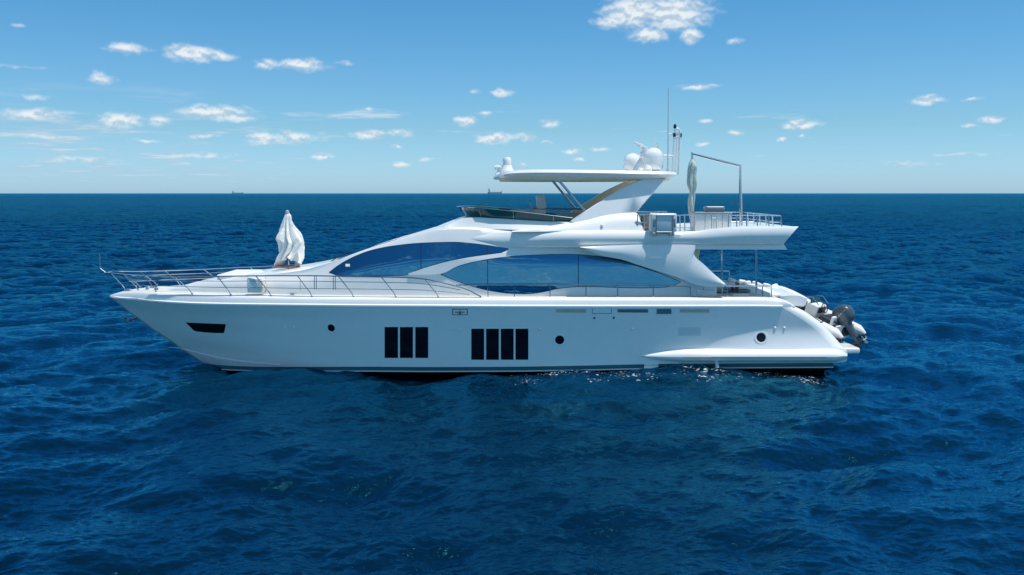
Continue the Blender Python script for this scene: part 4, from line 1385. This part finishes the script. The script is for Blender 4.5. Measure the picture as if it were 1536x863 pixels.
def make_chair(px, Y, label):
    base = U(px, 446, Y)
    t = thing('cockpit_chair', label, 'chair', base, 'chairs round the cockpit table')
    b = MB(); b.box(base + Vector((0, 0, .24)), (.42, .42, .07), bev=.02); b.build('seat', M_TAN, t)
    b = MB(); b.box(base + Vector((-.2, 0, .40)), (.05, .42, .26), bev=.02); b.build('backrest', M_TAN, t)
    for dx in (-.18, .18):
        for dy in (-.18, .18):
            b = MB(); b.tube([base + Vector((dx, dy, 0)), base + Vector((dx, dy, .22))], .015, 6); b.build('leg', M_CHDARK, t)


make_chair(1081, -1.6, 'tan cockpit chair closest to the cabin bulkhead')
make_chair(1114, -1.4, 'tan cockpit chair at the aft end of the lavender table')
b = MB(); b.box(U(1109, 442, -2.3), (.55, .4, .06), bev=.02); b.build('cockpit_step', M_WHITE, yacht)
b = MB(); b.box(U(1128, 438.5, -.2), (1.2, 3.4, .3), bev=.1); b.build('cockpit_sofa', M_VINYL, yacht)
# rounded white sunpad moulding at the aft end of the cockpit
b = MB()
pts = [U(x, y, 0) for x, y in ((1128, 446), (1131, 440), (1140, 436.5), (1160, 434.6), (1175, 435), (1183, 438.5), (1185, 442.5), (1180, 450))]
b.prism([p + Vector((0, -1.9, 0)) for p in pts], [p + Vector((0, .9, 0)) for p in pts])
b.build('aft_sun_pad', M_WHITE, yacht, True, 60)
# fenders stowed along the far cockpit rail
for i, x in enumerate((1098, 1112, 1121, 1136, 1150, 1160)):
    y = 421 + i * 1.9
    fp = U(x, y, 2.4)
    fe = thing('fender', 'white cylindrical fender stowed ' + ['nearest the side wing on the far cockpit rail', 'second from the side wing on the far rail', 'third from the side wing on the far rail',
               'fourth from the side wing on the far rail', 'fifth from the side wing on the far rail', 'furthest aft on the far cockpit rail'][i], 'fender', fp, 'fenders stowed on the far cockpit rail')
    b = MB(); zz = rnd.uniform(-.09, .09); ll = rnd.uniform(.75, 1.15); b.tube([fp + Vector((k * ll, 0, zz * k * 5)) for k in (-.19, -.165, -.12, 0, .12, .165, .19)], [.02, .06, .085, .09, .085, .06, .02], 12); b.build('body', M_VINYL, fe)
    b = MB(); b.tube([fp + Vector((-.17, 0, 0)), fp + Vector((-.2, 0, .05)), fp + Vector((-.17, 0, .09))], .015, 6); b.build('lanyard', M_RUBBER, fe)

# ------------------------------------------------------------------ tender on the stern
def make_tender():
    base = U(1231, 499, -.3)
    t = thing('inflatable_tender', 'white inflatable tender with dark outboard lying on the yacht stern platform', 'tender', base)
    yaw = math.radians(-52); pit = math.radians(17)
    R = Matrix.Rotation(yaw, 3, 'Z') @ Matrix.Rotation(pit, 3, 'Y')     # local +x = stern

    def L(x, y, z):
        return base + R @ Vector((x, y, z))
    # hull bottom
    b = MB()
    n = 16; secs = []
    for i in range(n):
        s = i / (n - 1); x = -2.3 + 3.1 * s
        w = .62 * math.sin(min(1, s * 1.6) * math.pi / 2) ** .7
        z0 = .12 + .32 * (1 - s) ** 2
        secs.append([L(x, -w, z0 + .25), L(x, -w * .9, z0 + .08), L(x, 0, z0 - .12), L(x, w * .9, z0 + .08), L(x, w, z0 + .25)])
    v = [p for s_ in secs for p in s_]
    f = [(i * 5 + j, (i + 1) * 5 + j, (i + 1) * 5 + j + 1, i * 5 + j + 1) for i in range(n - 1) for j in range(4)] + [tuple(range((n - 1) * 5, n * 5))]
    mk('bottom', v, f, M_TUBE, t, True, None, 30)
    # floor
    v = [L(-1.9, -.3, .42), L(.8, -.6, .32), L(.8, .6, .32), L(-1.9, .3, .42)]
    b = MB(); b.prism(v, [p - R @ Vector((0, 0, .05)) for p in v]); b.build('floor', M_TAN, t, False)
    # tubes: one U shape, ends in cones
    path, rad = [], []
    for s in np.linspace(0, 1, 40):
        if s < .38:
            k = s / .38; path.append(L(1.25 - 2.25 * k, -.72, .42 + .05 * k)); rad.append(.215 * min(1, .25 + k * 6))
        elif s > .62:
            k = (1 - s) / .38; path.append(L(1.25 - 2.25 * k, .72, .42 + .05 * k)); rad.append(.215 * min(1, .25 + k * 6))
        else:
            k = (s - .38) / .24; a = math.pi * k
            path.append(L(-1.0 - 1.35 * math.sin(a), -.72 * math.cos(a), .47 + .22 * math.sin(a))); rad.append(.215)
    b = MB(); b.tube(path, rad, 18); tb = b.build('tube', M_TUBE, t, True, 50)
    for sgn in (-1, 1):
        b = MB(); b.tube([L(1.22, sgn * .80, .34), L(.2, sgn * .90, .36), L(-.9, sgn * .9, .42)], [.06, .08, .06], 8); b.build('rub_strake', M_RUBBER, t)
        b = MB(); b.tube([L(1.27, sgn * .72, .34), L(.8, sgn * .7, .28), L(.3, sgn * .7, .3)], [.09, .17, .15], 10); b.build('tube_underside', M_RUBBER, t)
    # transom, seat, console
    b = MB(); b.box(L(.8, 0, .45), (.07, 1.1, .42), R, .02); b.build('stern_board', M_TUBE, t)
    b = MB(); b.box(L(.25, 0, .58), (.5, .95, .32), R, .06); b.build('seat', M_RUBBER, t)
    b = MB(); b.box(L(.52, 0, .72), (.12, .95, .34), R, .05); b.build('backrest', M_VINYL, t)
    b = MB(); b.box(L(-.45, -.05, .66), (.5, .62, .62), R, .07); con = b.build('console', M_VINYL, t)
    b = MB(); b.box(L(-.55, -.05, 1.02), (.04, .56, .2), R @ Matrix.Rotation(-.4, 3, 'Y'), .015); b.build('windscreen', M_SCREEN, con)
    b = MB()
    pw = L(-.12, -.05, .92)
    ax = (R @ Vector((1, 0, .5))).normalized(); x_ = ax.orthogonal().normalized(); y_ = ax.cross(x_)
    b.tube([pw + (x_ * math.cos(a) + y_ * math.sin(a)) * .17 for a in np.linspace(0, 2 * math.pi, 25)], .018, 6)
    for a in (0, 2.1, 4.2):
        b.tube([pw, pw + (x_ * math.cos(a) + y_ * math.sin(a)) * .17], .012, 5)
    b.build('steering_wheel', M_RUBBER, con)
    for k_ in (-.75, -.2, .35):
        b = MB(); b.tube([L(k_, -.72 + .225 * math.cos(a), .44 + .225 * math.sin(a)) for a in np.linspace(-.3, 3.6, 14)], .022, 6); b.build('tube_strap', M_RUBBER, t)
    b = MB(); b.tube([L(-.15, -.4, .5), L(.1, -.5, .62), L(.35, -.35, .7), L(.6, -.42, .72), L(.72, -.2, .66), L(.8, 0, .78)], .03, 7); b.build('fuel_hose', M_RUBBER, t)
    b = MB(); b.tube([L(-.7, -.36, .8), L(-.72, -.36, 1.12), L(-.5, -.36, 1.2), L(-.2, -.36, 1.02)], .016, 6)
    b.tube([L(-.7, .26, .8), L(-.72, .26, 1.12), L(-.5, .26, 1.2), L(-.2, .26, 1.02)], .016, 6)
    b.tube([L(-.72, -.36, 1.12), L(-.72, .26, 1.12)], .016, 6); b.build('console_grab_rail', M_STEEL, con)
    b = MB(); b.box(L(-.21, -.05, .80), (.03, .46, .22), R, .01); b.build('instrument_panel', M_RUBBER, con)
    b = MB(); b.box(L(-1.45, 0, .70), (.9, .8, .1), R, .04); b.build('bow_cover', M_RUBBER, t)
    for (x, y) in ((-1.0, -.2), (-1.3, .15), (-.8, .3)):
        b = MB(); b.box(L(x, y, .60), (.36, .4, .16), R, .05); b.build('cushion', M_RUBBER if x != -1.3 else M_VINYL, t)
    b = MB(); b.tube([L(-1.2, -.8, .66), L(-1.3, -.74, .73), L(-.2, -.8, .66), L(-.1, -.74, .68), L(.4, -.8, .64)], .014, 5); b.build('grab_line', M_RUBBER, t)
    # outboard: cowling, midsection, bracket, gearcase, propeller
    Re = R @ Matrix.Rotation(math.radians(-50), 3, 'Y')

    def E(x, y, z):
        return L(.92, 0, .55) + Re @ Vector((x, y, z)) * 1.15
    ob = []
    for (z, rx, ry, cx) in ((.12, .15, .14, .08), (.18, .25, .2, .1), (.34, .30, .23, .13), (.5, .31, .235, .13), (.62, .28, .22, .11), (.70, .2, .16, .08), (.73, .08, .07, .06)):
        ob.append([E(cx + rx * math.copysign(abs(math.cos(a)) ** .75, math.cos(a)), ry * math.copysign(abs(math.sin(a)) ** .75, math.sin(a)), z) for a in np.linspace(0, 2 * math.pi, 28, endpoint=False)])
    v = [p for r_ in ob for p in r_]
    f = [(i * 28 + j, i * 28 + (j + 1) % 28, (i + 1) * 28 + (j + 1) % 28, (i + 1) * 28 + j) for i in range(6) for j in range(28)] + [tuple(reversed(range(28))), tuple(range(6 * 28, 7 * 28))]
    eng = mk('outboard_motor', v, f, M_ENGINE, t, True, None, 40)
    b = MB(); b.tube([E(-.14, -.232, .36), E(.1, -.245, .42), E(.36, -.2, .5)], .007, 5); b.build('cowling_stripe', M_STEEL, eng)
    b = MB(); b.tube([E(.1, 0, .15), E(.1, 0, -.1), E(.12, 0, -.42), E(.14, 0, -.6)], [.15, .12, .09, .05], 12)
    b.box(E(.2, 0, -.36), (.42, .2, .025), Re, .01)
    b.tube([E(-.12, 0, -.5), E(-.02, 0, -.52), E(.2, 0, -.52), E(.34, 0, -.52)], [.02, .07, .065, .04], 12)
    b.prism([E(.02, -.012, -.52), E(.2, -.012, -.52), E(.16, -.012, -.74), E(.1, -.012, -.74)], [E(.02, .012, -.52), E(.2, .012, -.52), E(.16, .012, -.74), E(.1, .012, -.74)])
    b.build('gearcase', M_ENGINE, eng, True, 35)
    b = MB(); b.box(E(-.1, -.0, .0), (.16, .3, .38), Re, .03); b.build('mounting_bracket', M_RUBBER, eng)
    b = MB(); hubp = E(.36, 0, -.52)
    b.tube([E(.33, 0, -.52), E(.44, 0, -.52)], [.05, .035], 10)
    for k in range(3):
        a = k * 2.094 + .4
        d1 = Vector((0, math.cos(a), math.sin(a))); d2 = Vector((0, -math.sin(a), math.cos(a)))
        q = [E(.36, 0, -.52) + Re @ (d1 * r_ + d2 * w_ + Vector((x_, 0, 0))) for r_, w_, x_ in ((.04, -.02, 0), (.12, -.08, -.03), (.17, -.02, 0), (.16, .05, .03), (.1, .06, .03), (.04, .02, .01))]
        b.prism(q, [p + Re @ Vector((.012, 0, 0)) for p in q])
    b.build('propeller', M_STEEL, eng, True, 35)
    return t


make_tender()

# ------------------------------------------------------------------ ships on the horizon
M_SHIPHULL = mat('haze_faded_ship_hull', (0.30, 0.36, 0.42), 0.6, var=.1, vscale=.05)  # muted blue-grey: distance haze is mixed into the hull colour
M_SHIPWHITE = mat('haze_faded_ship_white', (0.55, 0.58, 0.60), 0.6, var=.1, vscale=.1)  # white dulled the same way, haze put into the colour


def make_ship(px, dist, length, label, hcol, hk=.105):
    x = (px - 768) / F * dist * 1.0
    t = thing('cargo_ship', label, 'cargo ship', (x, dist - DIST, 0))
    o = Vector(t.location)
    w = length * .08
    hgt = length * hk
    out = [(-.5, 1.15), (-.5, 0), (.46, 0), (.5, 1.0), (.5, 1.35), (.40, 1.3), (.38, .85), (-.3, .8), (-.32, 1.1)]
    b = MB(); b.prism([o + Vector((a * length, -w, z * hgt)) for a, z in out], [o + Vector((a * length, w, z * hgt)) for a, z in out]); b.build('hull', hcol, t, False)
    b = MB()
    b.box(o + Vector((-.40 * length, 0, hgt * 1.7)), (length * .11, w * 1.8, hgt * 1.5))
    b.box(o + Vector((-.40 * length, 0, hgt * 2.6)), (length * .07, w * 1.9, hgt * .5))
    b.build('bridge_house', M_SHIPWHITE, t, False)
    b = MB(); b.box(o + Vector((-.45 * length, 0, hgt * 2.9)), (length * .035, w * .6, hgt * .9)); b.build('funnel', hcol, t, False)
    for a, hh in ((-.38, 4.4), (-.05, 2.6), (.2, 2.4), (.45, 3.0)):
        b = MB(); b.tube([o + Vector((a * length, 0, hgt * .8)), o + Vector((a * length, 0, hgt * hh))], length * .005, 6)
        b.tube([o + Vector((a * length, 0, hgt * hh * .9)), o + Vector((a * length + length * .09, 0, hgt * 1.2))], length * .003, 5)
        b.build('mast', M_SHIPWHITE, t)
    b = MB()
    for a in np.linspace(-.24, .3, 7):
        b.box(o + Vector((a * length, 0, hgt * 1.0)), (length * .06, w * 1.4, hgt * .3))
    b.build('hatch_covers', M_SHIPWHITE, t, False)


make_ship(742.5, 14000, 225, 'small cargo ship on the horizon just left of the hardtop front edge', M_SHIPHULL)
make_ship(359, 18000, 225, 'faint distant cargo ship on the horizon above the foredeck parasol', M_SHIPHULL, .07)
